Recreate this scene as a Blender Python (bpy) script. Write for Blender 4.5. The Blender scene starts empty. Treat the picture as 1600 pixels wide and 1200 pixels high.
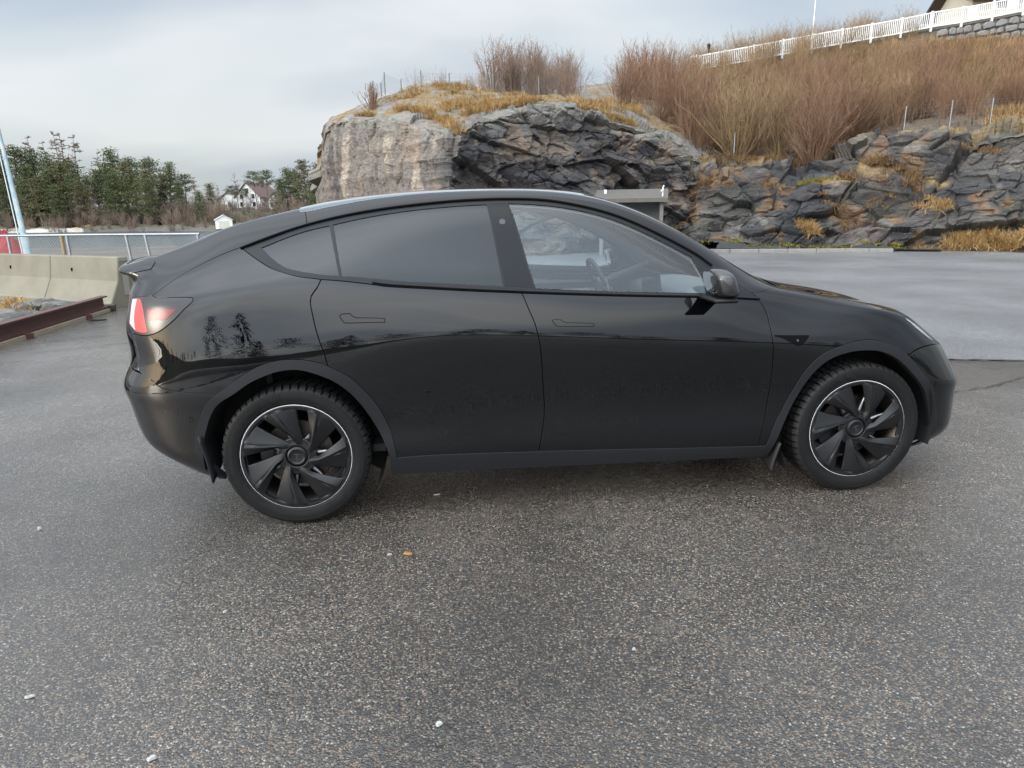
import bpy, bmesh, math, random
import numpy as np
from mathutils import Vector, Matrix, noise as mnoise
from mathutils.geometry import delaunay_2d_cdt

scene = bpy.context.scene
COL = scene.collection
R = math.radians

# ------------------------------------------------------------------ camera
CAM = (-.7349, -4.1213, 1.4841); YAW, PIT, ROLL = .1076, .2472, -.0145
cam_d = bpy.data.cameras.new('camera'); cam = bpy.data.objects.new('camera', cam_d); COL.objects.link(cam)
_fw = Vector((math.sin(YAW)*math.cos(PIT), math.cos(YAW)*math.cos(PIT), -math.sin(PIT)))
_r = Vector((math.cos(YAW), -math.sin(YAW), 0)); _u = _r.cross(_fw)
_r2 = _r*math.cos(ROLL) + _u*math.sin(ROLL); _u2 = -_r*math.sin(ROLL) + _u*math.cos(ROLL)
cam.matrix_world = Matrix(((_r2.x, _u2.x, -_fw.x, CAM[0]), (_r2.y, _u2.y, -_fw.y, CAM[1]), (_r2.z, _u2.z, -_fw.z, CAM[2]), (0, 0, 0, 1)))
cam_d.sensor_width = 36; cam_d.sensor_fit = 'HORIZONTAL'; cam_d.lens = 1060/1600*36
cam_d.clip_start = .05; cam_d.clip_end = 3000
scene.camera = cam

# ------------------------------------------------------------------ sky: thin bright overcast over a Nishita sky
CLOUD_GLOW, ZENITH = 5.2, 1.9
GLOW_EL, GLOW_AZ = R(24), R(216)        # brightest part of the thin cloud
SUN_EL, SUN_AZ = R(12), R(250)          # azimuth clockwise from +Y: low winter sun to the left, a little behind the camera
world = bpy.data.worlds.new('World'); scene.world = world; world.use_nodes = True
wt = world.node_tree; wt.nodes.clear()
def wn(t, **kw):
    n = wt.nodes.new(t)
    for k, v in kw.items(): setattr(n, k, v)
    return n
w_out = wn('ShaderNodeOutputWorld'); w_bg = wn('ShaderNodeBackground')
sky = wn('ShaderNodeTexSky', sky_type='NISHITA'); sky.sun_disc = False
sky.sun_elevation = SUN_EL; sky.sun_rotation = SUN_AZ; sky.air_density = 1.0; sky.dust_density = 1.5; sky.ozone_density = 1.0
tc = wn('ShaderNodeTexCoord'); sep = wn('ShaderNodeSeparateXYZ'); wt.links.new(tc.outputs['Generated'], sep.inputs[0])
# project the view direction on a cloud layer: (x, y) / (z + k)
addz = wn('ShaderNodeMath', operation='ADD'); addz.inputs[1].default_value = .40; wt.links.new(sep.outputs[2], addz.inputs[0])
mxz = wn('ShaderNodeMath', operation='MAXIMUM'); mxz.inputs[1].default_value = .08; wt.links.new(addz.outputs[0], mxz.inputs[0])
dx = wn('ShaderNodeMath', operation='DIVIDE'); dy = wn('ShaderNodeMath', operation='DIVIDE')
wt.links.new(sep.outputs[0], dx.inputs[0]); wt.links.new(mxz.outputs[0], dx.inputs[1])
wt.links.new(sep.outputs[1], dy.inputs[0]); wt.links.new(mxz.outputs[0], dy.inputs[1])
cxyz = wn('ShaderNodeCombineXYZ'); wt.links.new(dx.outputs[0], cxyz.inputs[0]); wt.links.new(dy.outputs[0], cxyz.inputs[1])
cn = wn('ShaderNodeTexNoise'); cn.inputs['Scale'].default_value = .75; cn.inputs['Detail'].default_value = 5; cn.inputs['Roughness'].default_value = .5; cn.inputs['Distortion'].default_value = .5
wt.links.new(cxyz.outputs[0], cn.inputs['Vector'])
cr = wn('ShaderNodeValToRGB'); cr.color_ramp.elements[0].position = .30; cr.color_ramp.elements[1].position = .62
cr.color_ramp.elements[0].color = (0, 0, 0, 1); cr.color_ramp.elements[1].color = (1, 1, 1, 1)
wt.links.new(cn.outputs['Fac'], cr.inputs[0])
cn2 = wn('ShaderNodeTexNoise'); cn2.inputs['Scale'].default_value = 1.25; cn2.inputs['Detail'].default_value = 4; cn2.inputs['Roughness'].default_value = .45
cmap = wn('ShaderNodeMapping'); cmap.inputs['Location'].default_value = (3.1, 7.7, 0); cmap.inputs['Scale'].default_value = (.7, 1.5, 1)
wt.links.new(cxyz.outputs[0], cmap.inputs[0]); wt.links.new(cmap.outputs[0], cn2.inputs['Vector'])
cr2 = wn('ShaderNodeValToRGB'); cr2.color_ramp.elements[0].position = .40; cr2.color_ramp.elements[1].position = .62
cr2.color_ramp.elements[0].color = (2.65, 2.98, 3.42, 1); cr2.color_ramp.elements[1].color = (4.15, 4.28, 4.38, 1)   # cloud grey to cloud white, in the sky's own units
wt.links.new(cn2.outputs['Fac'], cr2.inputs[0])
mixc = wn('ShaderNodeMix', data_type='RGBA'); 
cov = wn('ShaderNodeMath', operation='MULTIPLY_ADD'); cov.inputs[1].default_value = .36; cov.inputs[2].default_value = .58
wt.links.new(cr.outputs[0], cov.inputs[0]); wt.links.new(cov.outputs[0], mixc.inputs['Factor'])
# clouds are brighter around an added glow centre, set apart from the sun
sdv = wn('ShaderNodeCombineXYZ')
for _i, _v in enumerate((math.sin(GLOW_AZ)*math.cos(GLOW_EL), math.cos(GLOW_AZ)*math.cos(GLOW_EL), math.sin(GLOW_EL))): sdv.inputs[_i].default_value = _v
dot = wn('ShaderNodeVectorMath', operation='DOT_PRODUCT'); wt.links.new(tc.outputs['Generated'], dot.inputs[0]); wt.links.new(sdv.outputs[0], dot.inputs[1])
d01 = wn('ShaderNodeMath', operation='MULTIPLY_ADD', use_clamp=True); d01.inputs[1].default_value = .5; d01.inputs[2].default_value = .5; wt.links.new(dot.outputs['Value'], d01.inputs[0])
dpw = wn('ShaderNodeMath', operation='POWER'); dpw.inputs[1].default_value = 4.0; wt.links.new(d01.outputs[0], dpw.inputs[0])
dk = wn('ShaderNodeMath', operation='MULTIPLY_ADD'); dk.inputs[1].default_value = CLOUD_GLOW; dk.inputs[2].default_value = 1; wt.links.new(dpw.outputs[0], dk.inputs[0])
# ... and, as under any overcast, brighter overhead than near the horizon
zc = wn('ShaderNodeMath', operation='MAXIMUM'); zc.inputs[1].default_value = 0; wt.links.new(sep.outputs[2], zc.inputs[0])
zp = wn('ShaderNodeMath', operation='POWER'); zp.inputs[1].default_value = 2.5; wt.links.new(zc.outputs[0], zp.inputs[0])
zk = wn('ShaderNodeMath', operation='MULTIPLY_ADD'); zk.inputs[1].default_value = ZENITH; zk.inputs[2].default_value = 1; wt.links.new(zp.outputs[0], zk.inputs[0])
dz = wn('ShaderNodeMath', operation='MULTIPLY'); wt.links.new(dk.outputs[0], dz.inputs[0]); wt.links.new(zk.outputs[0], dz.inputs[1])
csc = wn('ShaderNodeVectorMath', operation='SCALE'); wt.links.new(cr2.outputs[0], csc.inputs[0]); wt.links.new(dz.outputs[0], csc.inputs['Scale'])
wt.links.new(sky.outputs[0], mixc.inputs[6]); wt.links.new(csc.outputs[0], mixc.inputs[7])
wt.links.new(mixc.outputs[2], w_bg.inputs['Color']); w_bg.inputs['Strength'].default_value = .10
wt.links.new(w_bg.outputs[0], w_out.inputs[0])

sun_d = bpy.data.lights.new('sun', 'SUN'); sun = bpy.data.objects.new('sun', sun_d); COL.objects.link(sun)
sun_d.energy = .8; sun_d.angle = R(15); sun_d.color = (1, .93, .82)
_sd = Vector((math.sin(SUN_AZ)*math.cos(SUN_EL), math.cos(SUN_AZ)*math.cos(SUN_EL), math.sin(SUN_EL)))
sun.rotation_euler = (-_sd).to_track_quat('-Z', 'Y').to_euler()

vs = scene.view_settings; vs.view_transform = 'Standard'; vs.look = 'None'; vs.exposure = 1.0; vs.gamma = 1; vs.use_curve_mapping = False
scene.render.engine = 'CYCLES'
scene.cycles.max_bounces = 8; scene.cycles.transparent_max_bounces = 16; scene.cycles.caustics_reflective = False; scene.cycles.caustics_refractive = False
scene.cycles.sample_clamp_indirect = 6

# ------------------------------------------------------------------ helpers
def tag(o, label=None, cat=None, group=None, kind=None):
    if label: o['label'] = label
    if cat: o['category'] = cat
    if group: o['group'] = group
    if kind: o['kind'] = kind
    return o
def empty(name, loc=(0, 0, 0), rz=0, label=None, cat=None, group=None):
    o = bpy.data.objects.new(name, None); COL.objects.link(o); o.location = loc; o.rotation_euler = (0, 0, rz)
    o.empty_display_size = .2
    return tag(o, label, cat, group)
def link(name, me, mat=None, parent=None):
    if mat is not None and not me.materials:
        for m in (mat if isinstance(mat, (list, tuple)) else [mat]): me.materials.append(m)
    o = bpy.data.objects.new(name, me); COL.objects.link(o)
    if parent is not None: o.parent = parent
    return o
def copy_tree(o, parent=None):
    c = o.copy(); COL.objects.link(c); c.parent = parent
    for ch in list(o.children): copy_tree(ch, c)
    return c
class MB:
    """collects polygons, builds one mesh"""
    def __init__(s): s.v = []; s.f = []; s.m = []; s.n = 0
    def add(s, v, f, mi=0):
        s.v.append(np.asarray(v, float).reshape(-1, 3)); s.f += [tuple(i + s.n for i in q) for q in f]; s.m += [mi]*len(f); s.n += len(s.v[-1]); return s
    def box(s, c, d, rz=0, mi=0, rot=None, bev=0):
        x, y, z = (q/2 for q in d)
        if bev > 0:
            b = min(bev, x*.9, y*.9, z*.9); pts = []; 
            for sx in (-1, 1):
                for sy in (-1, 1):
                    for sz in (-1, 1):
                        pts += [(sx*(x-b), sy*(y-b), sz*z), (sx*(x-b), sy*y, sz*(z-b)), (sx*x, sy*(y-b), sz*(z-b))]
            bm = bmesh.new(); 
            for p in pts: bm.verts.new(p)
            bmesh.ops.convex_hull(bm, input=bm.verts); bm.verts.index_update()
            v = np.array([w.co[:] for w in bm.verts]); f = [tuple(w.index for w in q.verts) for q in bm.faces]; bm.free()
        else:
            v = np.array([(-x,-y,-z),(x,-y,-z),(x,y,-z),(-x,y,-z),(-x,-y,z),(x,-y,z),(x,y,z),(-x,y,z)])
            f = [(0,3,2,1),(4,5,6,7),(0,1,5,4),(1,2,6,5),(2,3,7,6),(3,0,4,7)]
        if rot is not None: v = v @ np.array(rot.to_3x3()).T
        if rz: cz, sz = math.cos(rz), math.sin(rz); v = v @ np.array([[cz, sz, 0], [-sz, cz, 0], [0, 0, 1]])
        return s.add(v + np.array(c), f, mi)
    def tube(s, pts, rad, n=8, mi=0, cap=True):
        pts = np.asarray(pts, float); m = len(pts); rad = np.broadcast_to(np.asarray(rad, float), (m,))
        t = np.gradient(pts, axis=0); t /= np.linalg.norm(t, axis=1)[:, None] + 1e-12
        ref = np.array([0, 0, 1.]) if abs(t[:, 2]).mean() < .8 else np.array([1., 0, 0])
        a = np.cross(t, ref); a /= np.linalg.norm(a, axis=1)[:, None] + 1e-12; b = np.cross(t, a)
        ang = np.arange(n)*2*math.pi/n
        v = pts[:, None] + rad[:, None, None]*(np.cos(ang)[None, :, None]*a[:, None] + np.sin(ang)[None, :, None]*b[:, None])
        f = [(i*n+j, i*n+(j+1) % n, (i+1)*n+(j+1) % n, (i+1)*n+j) for i in range(m-1) for j in range(n)]
        if cap: f += [tuple(range(n))[::-1], tuple((m-1)*n+j for j in range(n))]
        return s.add(v, f, mi)
    def grid(s, P, mi=0, close_u=False, flip=False):
        P = np.asarray(P, float); a, b = P.shape[:2]; f = []
        for i in range(a if close_u else a-1):
            i2 = (i+1) % a
            for j in range(b-1):
                q = (i*b+j, i2*b+j, i2*b+j+1, i*b+j+1); f.append(q[::-1] if flip else q)
        return s.add(P.reshape(-1, 3), f, mi)
    def mesh(s, name='m', smooth=None):
        me = bpy.data.meshes.new(name); v = np.concatenate(s.v) if s.v else np.zeros((0, 3))
        me.from_pydata(v.tolist(), [], s.f)
        if any(s.m): me.polygons.foreach_set('material_index', s.m)
        if smooth is not None:
            me.polygons.foreach_set('use_smooth', [True]*len(me.polygons))
            if smooth < 179: me.set_sharp_from_angle(angle=R(smooth))
        me.update(); return me
    def build(s, name, mat, parent=None, smooth=None):
        return link(name, s.mesh(name, smooth), mat, parent)
# numpy noise ------------------------------------------------------
def _h(ix, iy, iz, seed):
    n = (ix*374761393 + iy*668265263 + iz*2147483647 + seed*974711) & 0xffffffff
    n = ((n ^ (n >> 13))*1274126177) & 0xffffffff; n = n ^ (n >> 16)
    return (n & 0xffffff)/float(0xffffff)
def vnoise(p, seed=0):
    p = np.asarray(p, float); i = np.floor(p).astype(np.int64); f = p - i; f = f*f*f*(f*(f*6-15)+10)
    o = 0
    for a in (0, 1):
        for b in (0, 1):
            for c in (0, 1):
                w = (f[:, 0] if a else 1-f[:, 0])*(f[:, 1] if b else 1-f[:, 1])*(f[:, 2] if c else 1-f[:, 2])
                o = o + w*_h(i[:, 0]+a, i[:, 1]+b, i[:, 2]+c, seed)
    return o*2-1
def fbm(p, oct=4, seed=0, gain=.5, lac=2.03):
    o = 0; a = 1; p = np.asarray(p, float)
    for k in range(oct): o = o + a*vnoise(p, seed+k); p = p*lac+13.7; a *= gain
    return o
def ridged(p, oct=4, seed=0, gain=.5):
    o = 0; a = 1; p = np.asarray(p, float)
    for k in range(oct): o = o + a*(1-2*np.abs(vnoise(p, seed+k))); p = p*2.1+7.1; a *= gain
    return o
def worley(p, seed=0, vec=False):
    """F1, F2, id of nearest cell"""
    p = np.asarray(p, float); i = np.floor(p).astype(np.int64); n = len(p)
    f1 = np.full(n, 9.); f2 = np.full(n, 9.); idv = np.zeros(n); off = np.zeros((n, 3))
    for a in (-1, 0, 1):
        for b in (-1, 0, 1):
            for c in (-1, 0, 1):
                q = i + np.array([a, b, c]); j = [_h(q[:, 0], q[:, 1], q[:, 2], seed+k) for k in range(4)]
                w = p - q - np.stack(j[:3], 1); d = np.sqrt((w**2).sum(1))
                m = d < f1; f2 = np.where(m, f1, np.minimum(f2, d)); idv = np.where(m, j[3], idv); f1 = np.minimum(f1, d); off[m] = w[m]
    return (f1, f2, idv, off) if vec else (f1, f2, idv)

# ------------------------------------------------------------------ materials
def newmat(name):
    m = bpy.data.materials.new(name); m.use_nodes = True
    return m, m.node_tree, m.node_tree.nodes['Principled BSDF']
def pmat(name, col, rough=.5, metal=0, coat=0, coat_r=.03, spec=.5, noise=None, bump=None, trans=0, ior=1.45):
    """noise=(scale, second colour, contrast); bump=(scale, strength, distance)"""
    m, t, b = newmat(name)
    b.inputs['Base Color'].default_value = (*col, 1); b.inputs['Roughness'].default_value = rough; b.inputs['Metallic'].default_value = metal
    b.inputs['Coat Weight'].default_value = coat; b.inputs['Coat Roughness'].default_value = coat_r; b.inputs['Specular IOR Level'].default_value = spec
    b.inputs['Transmission Weight'].default_value = trans; b.inputs['IOR'].default_value = ior
    if noise or bump:
        tc = t.nodes.new('ShaderNodeTexCoord')
    if noise:
        n = t.nodes.new('ShaderNodeTexNoise'); n.inputs['Scale'].default_value = noise[0]; n.inputs['Detail'].default_value = 6; n.inputs['Roughness'].default_value = .6
        t.links.new(tc.outputs['Object'], n.inputs['Vector'])
        r = t.nodes.new('ShaderNodeValToRGB'); c = noise[2]
        r.color_ramp.elements[0].position = .5-c; r.color_ramp.elements[1].position = .5+c
        r.color_ramp.elements[0].color = (*col, 1); r.color_ramp.elements[1].color = (*noise[1], 1)
        t.links.new(n.outputs['Fac'], r.inputs[0]); t.links.new(r.outputs[0], b.inputs['Base Color'])
    if bump:
        n = t.nodes.new('ShaderNodeTexNoise'); n.inputs['Scale'].default_value = bump[0]; n.inputs['Detail'].default_value = 5
        t.links.new(tc.outputs['Object'], n.inputs['Vector'])
        bp = t.nodes.new('ShaderNodeBump'); bp.inputs['Strength'].default_value = bump[1]; bp.inputs['Distance'].default_value = bump[2]
        t.links.new(n.outputs['Fac'], bp.inputs['Height']); t.links.new(bp.outputs[0], b.inputs['Normal'])
    return m
def glassmat(name, tint, ior=1.5, rough=0.0, k=1.85):
    """thin sheet glass: Fresnel mix of a mirror reflection (two faces) and tinted transmission"""
    m = bpy.data.materials.new(name); m.use_nodes = True; t = m.node_tree; t.nodes.clear()
    o = t.nodes.new('ShaderNodeOutputMaterial'); mx = t.nodes.new('ShaderNodeMixShader'); fr = t.nodes.new('ShaderNodeFresnel')
    tr = t.nodes.new('ShaderNodeBsdfTransparent'); gl = t.nodes.new('ShaderNodeBsdfGlossy'); gl.inputs['Roughness'].default_value = rough; gl.inputs['Color'].default_value = (.94, .98, 1, 1)
    tr.inputs['Color'].default_value = (*tint, 1); fr.inputs['IOR'].default_value = ior
    mu = t.nodes.new('ShaderNodeMath'); mu.operation = 'MULTIPLY'; mu.inputs[1].default_value = k; mu.use_clamp = True
    t.links.new(fr.outputs[0], mu.inputs[0]); t.links.new(mu.outputs[0], mx.inputs[0]); t.links.new(tr.outputs[0], mx.inputs[1]); t.links.new(gl.outputs[0], mx.inputs[2])
    t.links.new(mx.outputs[0], o.inputs[0]); return m
M = {}
M['paint'] = pmat('black_paint', (.0012, .0014, .0020), .5, coat=1, coat_r=.010, spec=0)
M['paint'].node_tree.nodes['Principled BSDF'].inputs['Coat IOR'].default_value = 1.44
M['trim'] = pmat('satin_trim', (.009, .009, .010), .40, spec=.25)
M['gloss_trim'] = pmat('gloss_trim', (.006, .006, .007), .14, spec=.22)
M['cladding'] = pmat('cladding_plastic', (.0075, .008, .0095), .55, spec=.32, noise=(180, (.0125, .013, .0148), .2), bump=(900, .12, .0006))
M['dark'] = pmat('underbody_black', (.006, .006, .006), .8)
M['gap'] = pmat('gap_black', (.003, .003, .003), .9, spec=.1)
M['rubber'] = pmat('tyre_rubber', (.0036, .0036, .0038), .66, spec=.28, noise=(35, (.0075, .0073, .007), .25), bump=(160, .15, .002))
M['tread'] = pmat('tread_rubber', (.006, .006, .0065), .66, spec=.3, noise=(60, (.020, .0196, .019), .2))
M['cover'] = pmat('wheel_cover', (.0045, .0047, .0053), .38, spec=.4, noise=(60, (.0065, .0065, .0072), .3))
M['alu'] = pmat('aluminium', (.20, .20, .205), .32, metal=1)
M['steel'] = pmat('brake_steel', (.10, .097, .094), .5, metal=1, noise=(40, (.07, .055, .042), .2))
M['ring'] = pmat('white_ring', (.78, .78, .79), .35)
M['glass_tint'] = glassmat('privacy_glass', (.06, .064, .07), 1.5, k=.85)
M['glass_clear'] = glassmat('side_glass', (.86, .95, .97), 1.5, k=1.25)
M['glass_front'] = glassmat('windscreen_glass', (.82, .89, .89))
M['headliner'] = pmat('headliner', (.62, .63, .63), .9, bump=(300, .1, .001))
M['interior'] = pmat('interior_black', (.03, .031, .033), .6)
M['interior_grey'] = pmat('interior_grey', (.30, .31, .32), .7)
M['interior_white'] = pmat('interior_white', (.55, .55, .54), .55)
M['screen'] = pmat('screen_glass', (.012, .012, .014), .06, coat=1)
M['mirror'] = pmat('mirror_glass', (.86, .87, .88), .02, metal=1)
M['lamp_glass'] = glassmat('lamp_glass', (.90, .94, .97), 1.45, k=.7)
M['lamp_smoke'] = pmat('smoked_lens', (.012, .010, .011), .20)
M['lamp_red'] = pmat('red_lens', (.15, .010, .012), .22, spec=.4)
M['lamp_brake'] = pmat('brake_lens', (.42, .045, .045), .22, spec=.4)
M['lamp_pale'] = pmat('pale_red_lens', (.60, .36, .34), .22, spec=.4)
M['chrome'] = pmat('chrome', (.72, .73, .74), .12, metal=1)
M['emblem'] = pmat('emblem_grey', (.030, .030, .033), .3)
M['dusty'] = pmat('dusty_paint', (.004, .0042, .005), .5, coat=1, coat_r=.05, noise=(70, (.016, .016, .016), .2))
M['glass_roof'] = glassmat('roof_glass', (.30, .32, .33), 1.55)

# ------------------------------------------------------------------ car body surface
# Lofted half shell S(u,s): u runs tail centre -> flank -> nose centre, s runs sill -> roof centre line.
BODY = np.array([
 # each station: rows r0..r12 as (x, y, z)
 # T0 tail centre
 [(-2.22,0,.27),(-2.31,0,.36),(-2.385,0,.47),(-2.415,0,.62),(-2.405,0,.74),(-2.375,0,.80),(-2.335,0,.95),(-2.305,0,1.07),(-2.29,0,1.14),(-2.28,0,1.19),(-2.272,0,1.235),(-2.27,0,1.262),(-2.27,0,1.275)],
 # T1
 [(-2.18,.42,.265),(-2.28,.42,.35),(-2.355,.42,.46),(-2.385,.42,.62),(-2.375,.42,.74),(-2.345,.42,.80),(-2.305,.42,.95),(-2.277,.42,1.07),(-2.262,.42,1.14),(-2.252,.41,1.19),(-2.244,.37,1.24),(-2.24,.25,1.272),(-2.24,0,1.285)],
 # T2
 [(-2.05,.73,.255),(-2.15,.745,.33),(-2.225,.755,.45),(-2.255,.76,.61),(-2.25,.76,.73),(-2.225,.755,.795),(-2.195,.745,.95),(-2.175,.73,1.07),(-2.165,.705,1.14),(-2.157,.67,1.195),(-2.15,.57,1.255),(-2.145,.32,1.298),(-2.145,0,1.315)],
 # T3
 [(-1.90,.83,.245),(-1.98,.855,.32),(-2.04,.87,.45),(-2.06,.878,.61),(-2.06,.878,.74),(-2.045,.872,.81),(-2.03,.855,.95),(-2.02,.83,1.08),(-2.01,.79,1.16),(-2.00,.735,1.235),(-1.99,.60,1.325),(-1.985,.33,1.375),(-1.985,0,1.392)],
 # S4
 [(-1.75,.87,.24),(-1.78,.905,.31),(-1.79,.925,.46),(-1.79,.938,.62),(-1.79,.94,.745),(-1.79,.934,.815),(-1.79,.915,.95),(-1.79,.885,1.10),(-1.785,.84,1.19),(-1.78,.77,1.29),(-1.775,.62,1.412),(-1.77,.34,1.465),(-1.77,0,1.482)],
 # S5 rear axle
 [(-1.445,.89,.235),(-1.445,.925,.31),(-1.445,.945,.46),(-1.445,.957,.62),(-1.445,.960,.755),(-1.445,.955,.835),(-1.445,.932,.98),(-1.445,.892,1.15),(-1.445,.83,1.26),(-1.445,.735,1.395),(-1.445,.59,1.497),(-1.445,.34,1.545),(-1.445,0,1.562)],
 # S6
 [(-1.0,.90,.23),(-1.0,.925,.32),(-1.0,.928,.46),(-1.0,.938,.62),(-1.0,.953,.86),(-1.0,.949,.925),(-1.0,.925,1.04),(-1.0,.884,1.17),(-1.0,.79,1.345),(-1.0,.69,1.495),(-1.0,.575,1.572),(-1.0,.34,1.608),(-1.0,0,1.622)],
 # S7 B pillar
 [(-.4,.90,.228),(-.4,.92,.315),(-.4,.924,.46),(-.4,.930,.62),(-.4,.953,.885),(-.4,.949,.942),(-.4,.925,1.03),(-.4,.884,1.14),(-.4,.782,1.335),(-.4,.672,1.525),(-.4,.565,1.596),(-.4,.34,1.622),(-.4,0,1.632)],
 # S8
 [(.2,.90,.224),(.2,.918,.30),(.2,.922,.46),(.2,.930,.62),(.2,.955,.845),(.2,.951,.902),(.2,.925,1.0),(.2,.884,1.10),(.2,.795,1.27),(.2,.695,1.438),(.2,.60,1.528),(.2,.36,1.572),(.2,0,1.588)],
 # S9
 [(.7,.90,.22),(.7,.922,.288),(.7,.925,.46),(.7,.933,.62),(.7,.957,.815),(.7,.953,.872),(.7,.928,.97),(.7,.889,1.075),(.7,.835,1.145),(.7,.77,1.215),(.7,.675,1.303),(.7,.40,1.36),(.7,0,1.378)],
 # S10
 [(1.05,.89,.215),(1.05,.922,.285),(1.05,.932,.46),(1.05,.942,.62),(1.05,.959,.785),(1.05,.955,.845),(1.05,.930,.945),(1.05,.878,1.05),(1.05,.82,1.078),(1.05,.755,1.096),(1.05,.65,1.115),(1.05,.39,1.15),(1.05,0,1.163)],
 # S11 front axle
 [(1.445,.87,.21),(1.445,.918,.285),(1.445,.938,.45),(1.445,.952,.61),(1.445,.960,.735),(1.445,.955,.80),(1.445,.925,.905),(1.445,.86,.992),(1.445,.795,1.012),(1.445,.71,1.024),(1.445,.58,1.038),(1.445,.34,1.056),(1.445,0,1.064)],
 # S12
 [(1.74,.83,.20),(1.78,.885,.28),(1.79,.907,.42),(1.79,.918,.56),(1.785,.915,.665),(1.77,.905,.735),(1.76,.87,.835),(1.75,.80,.915),(1.745,.735,.938),(1.74,.65,.955),(1.735,.52,.972),(1.73,.31,.99),(1.73,0,.998)],
 # N13
 [(1.90,.76,.185),(1.96,.815,.255),(1.985,.835,.39),(1.985,.84,.53),(1.965,.825,.635),(1.94,.805,.705),(1.915,.765,.785),(1.895,.705,.84),(1.885,.645,.865),(1.88,.57,.885),(1.875,.455,.905),(1.87,.27,.925),(1.87,0,.935)],
 # N14
 [(2.03,.61,.175),(2.09,.655,.235),(2.12,.672,.36),(2.12,.672,.50),(2.095,.655,.605),(2.065,.63,.67),(2.03,.595,.735),(2.00,.55,.785),(1.985,.505,.812),(1.975,.445,.835),(1.97,.36,.855),(1.965,.22,.875),(1.965,0,.885)],
 # N15
 [(2.12,.36,.17),(2.19,.375,.225),(2.225,.38,.34),(2.225,.38,.485),(2.195,.37,.59),(2.155,.355,.65),(2.11,.34,.705),(2.075,.315,.752),(2.058,.29,.78),(2.047,.255,.802),(2.04,.21,.822),(2.035,.13,.838),(2.035,0,.845)],
 # N16 nose centre
 [(2.15,0,.17),(2.225,0,.225),(2.262,0,.335),(2.262,0,.48),(2.23,0,.585),(2.19,0,.645),(2.14,0,.70),(2.105,0,.745),(2.088,0,.772),(2.076,0,.793),(2.068,0,.81),(2.062,0,.826),(2.06,0,.832)],
])
_dz = np.array([0, 0, 0, -.012, -.024, -.022, -.018, -.008, -.020, -.040, -.026, -.034, -.024, -.010, -.004, 0, 0])
BODY[:, 10:, 2] += _dz[:, None]; BODY[:, 9, 2] += _dz * .5; BODY[:, 8, 2] += _dz * .15
BODY[:3, :6, 0] += np.array([.03, .03, .032])[:, None]; BODY[3, :6, 0] += .012
BODY[13, :7, 0] += .030; BODY[14:, :9, 0] += .045; BODY[14:, 9:, 0] += .03; BODY[13, :6, 1] += .012
# tighter waist crease along the doors, shoulder crease along the front wing
BODY[6:11, 4, 2] += .022
BODY[10, 6, 1:] = (.915, .958); BODY[11, 6, 1:] = (.903, .955); BODY[12, 6, 1:] = (.848, .872); BODY[10, 7, 1:] = (.872, 1.040)
# ducktail lip across the tailgate
BODY[0, 9:] = [(-2.275, 0, 1.192), (-2.322, 0, 1.248), (-2.235, 0, 1.284), (-2.20, 0, 1.294)]
BODY[1, 9:] = [(-2.247, .42, 1.194), (-2.296, .40, 1.250), (-2.205, .30, 1.289), (-2.19, 0, 1.300)]
BODY[2, 9:] = [(-2.152, .675, 1.198), (-2.196, .63, 1.250), (-2.115, .36, 1.300), (-2.11, 0, 1.320)]
def _knots(P):
    d = np.linalg.norm(np.diff(P, axis=0), axis=-1)
    return np.concatenate([[0], np.cumsum(d)])
UK = _knots(BODY[:, 4, :]); UK = UK / UK[-1]
SK = np.concatenate([[0], np.cumsum(np.linalg.norm(np.diff(BODY[4:13].mean(0), axis=0), axis=-1))]); SK = SK / SK[-1]
def _nat(xk, Y):
    """second derivatives of the natural cubic spline through Y (axis 0)"""
    n = len(xk); h = np.diff(xk); A = np.zeros((n, n)); R = np.zeros_like(Y)
    A[0, 0] = A[-1, -1] = 1
    for i in range(1, n - 1):
        A[i, i-1] = h[i-1]; A[i, i] = 2 * (h[i-1] + h[i]); A[i, i+1] = h[i]
        R[i] = 6 * ((Y[i+1] - Y[i]) / h[i] - (Y[i] - Y[i-1]) / h[i-1])
    return np.linalg.solve(A, R.reshape(n, -1)).reshape(Y.shape)
def _basis(xk, q):
    """matrix B (len(q), n): spline value = B @ Y"""
    n = len(xk); I = np.eye(n); M = _nat(xk, I)
    i = np.clip(np.searchsorted(xk, q) - 1, 0, n - 2)
    h = xk[i+1] - xk[i]; a = (xk[i+1] - q) / h; b = (q - xk[i]) / h
    B = a[:, None] * I[i] + b[:, None] * I[i+1] + ((a**3 - a)[:, None] * M[i] + (b**3 - b)[:, None] * M[i+1]) * (h**2)[:, None] / 6
    return B
def S(u, s):
    u = np.clip(np.asarray(u, float).ravel(), 0, 1); s = np.clip(np.asarray(s, float).ravel(), 0, 1)
    return np.einsum('ki,kj,ijc->kc', _basis(UK, u), _basis(SK, s), BODY)
def SN(u, s, e=2e-4):
    u = np.clip(np.asarray(u, float).ravel(), e, 1 - e); s = np.clip(np.asarray(s, float).ravel(), e, 1 - e)
    du = S(u + e, s) - S(u - e, s); ds = S(u, s + e) - S(u, s - e)
    n = np.cross(du, ds); n /= np.linalg.norm(n, axis=1)[:, None] + 1e-12
    flip = np.sign((n * np.stack([0*u, np.ones_like(u), np.zeros_like(u)], -1)).sum(1)); flip[flip == 0] = 1
    return n

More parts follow.
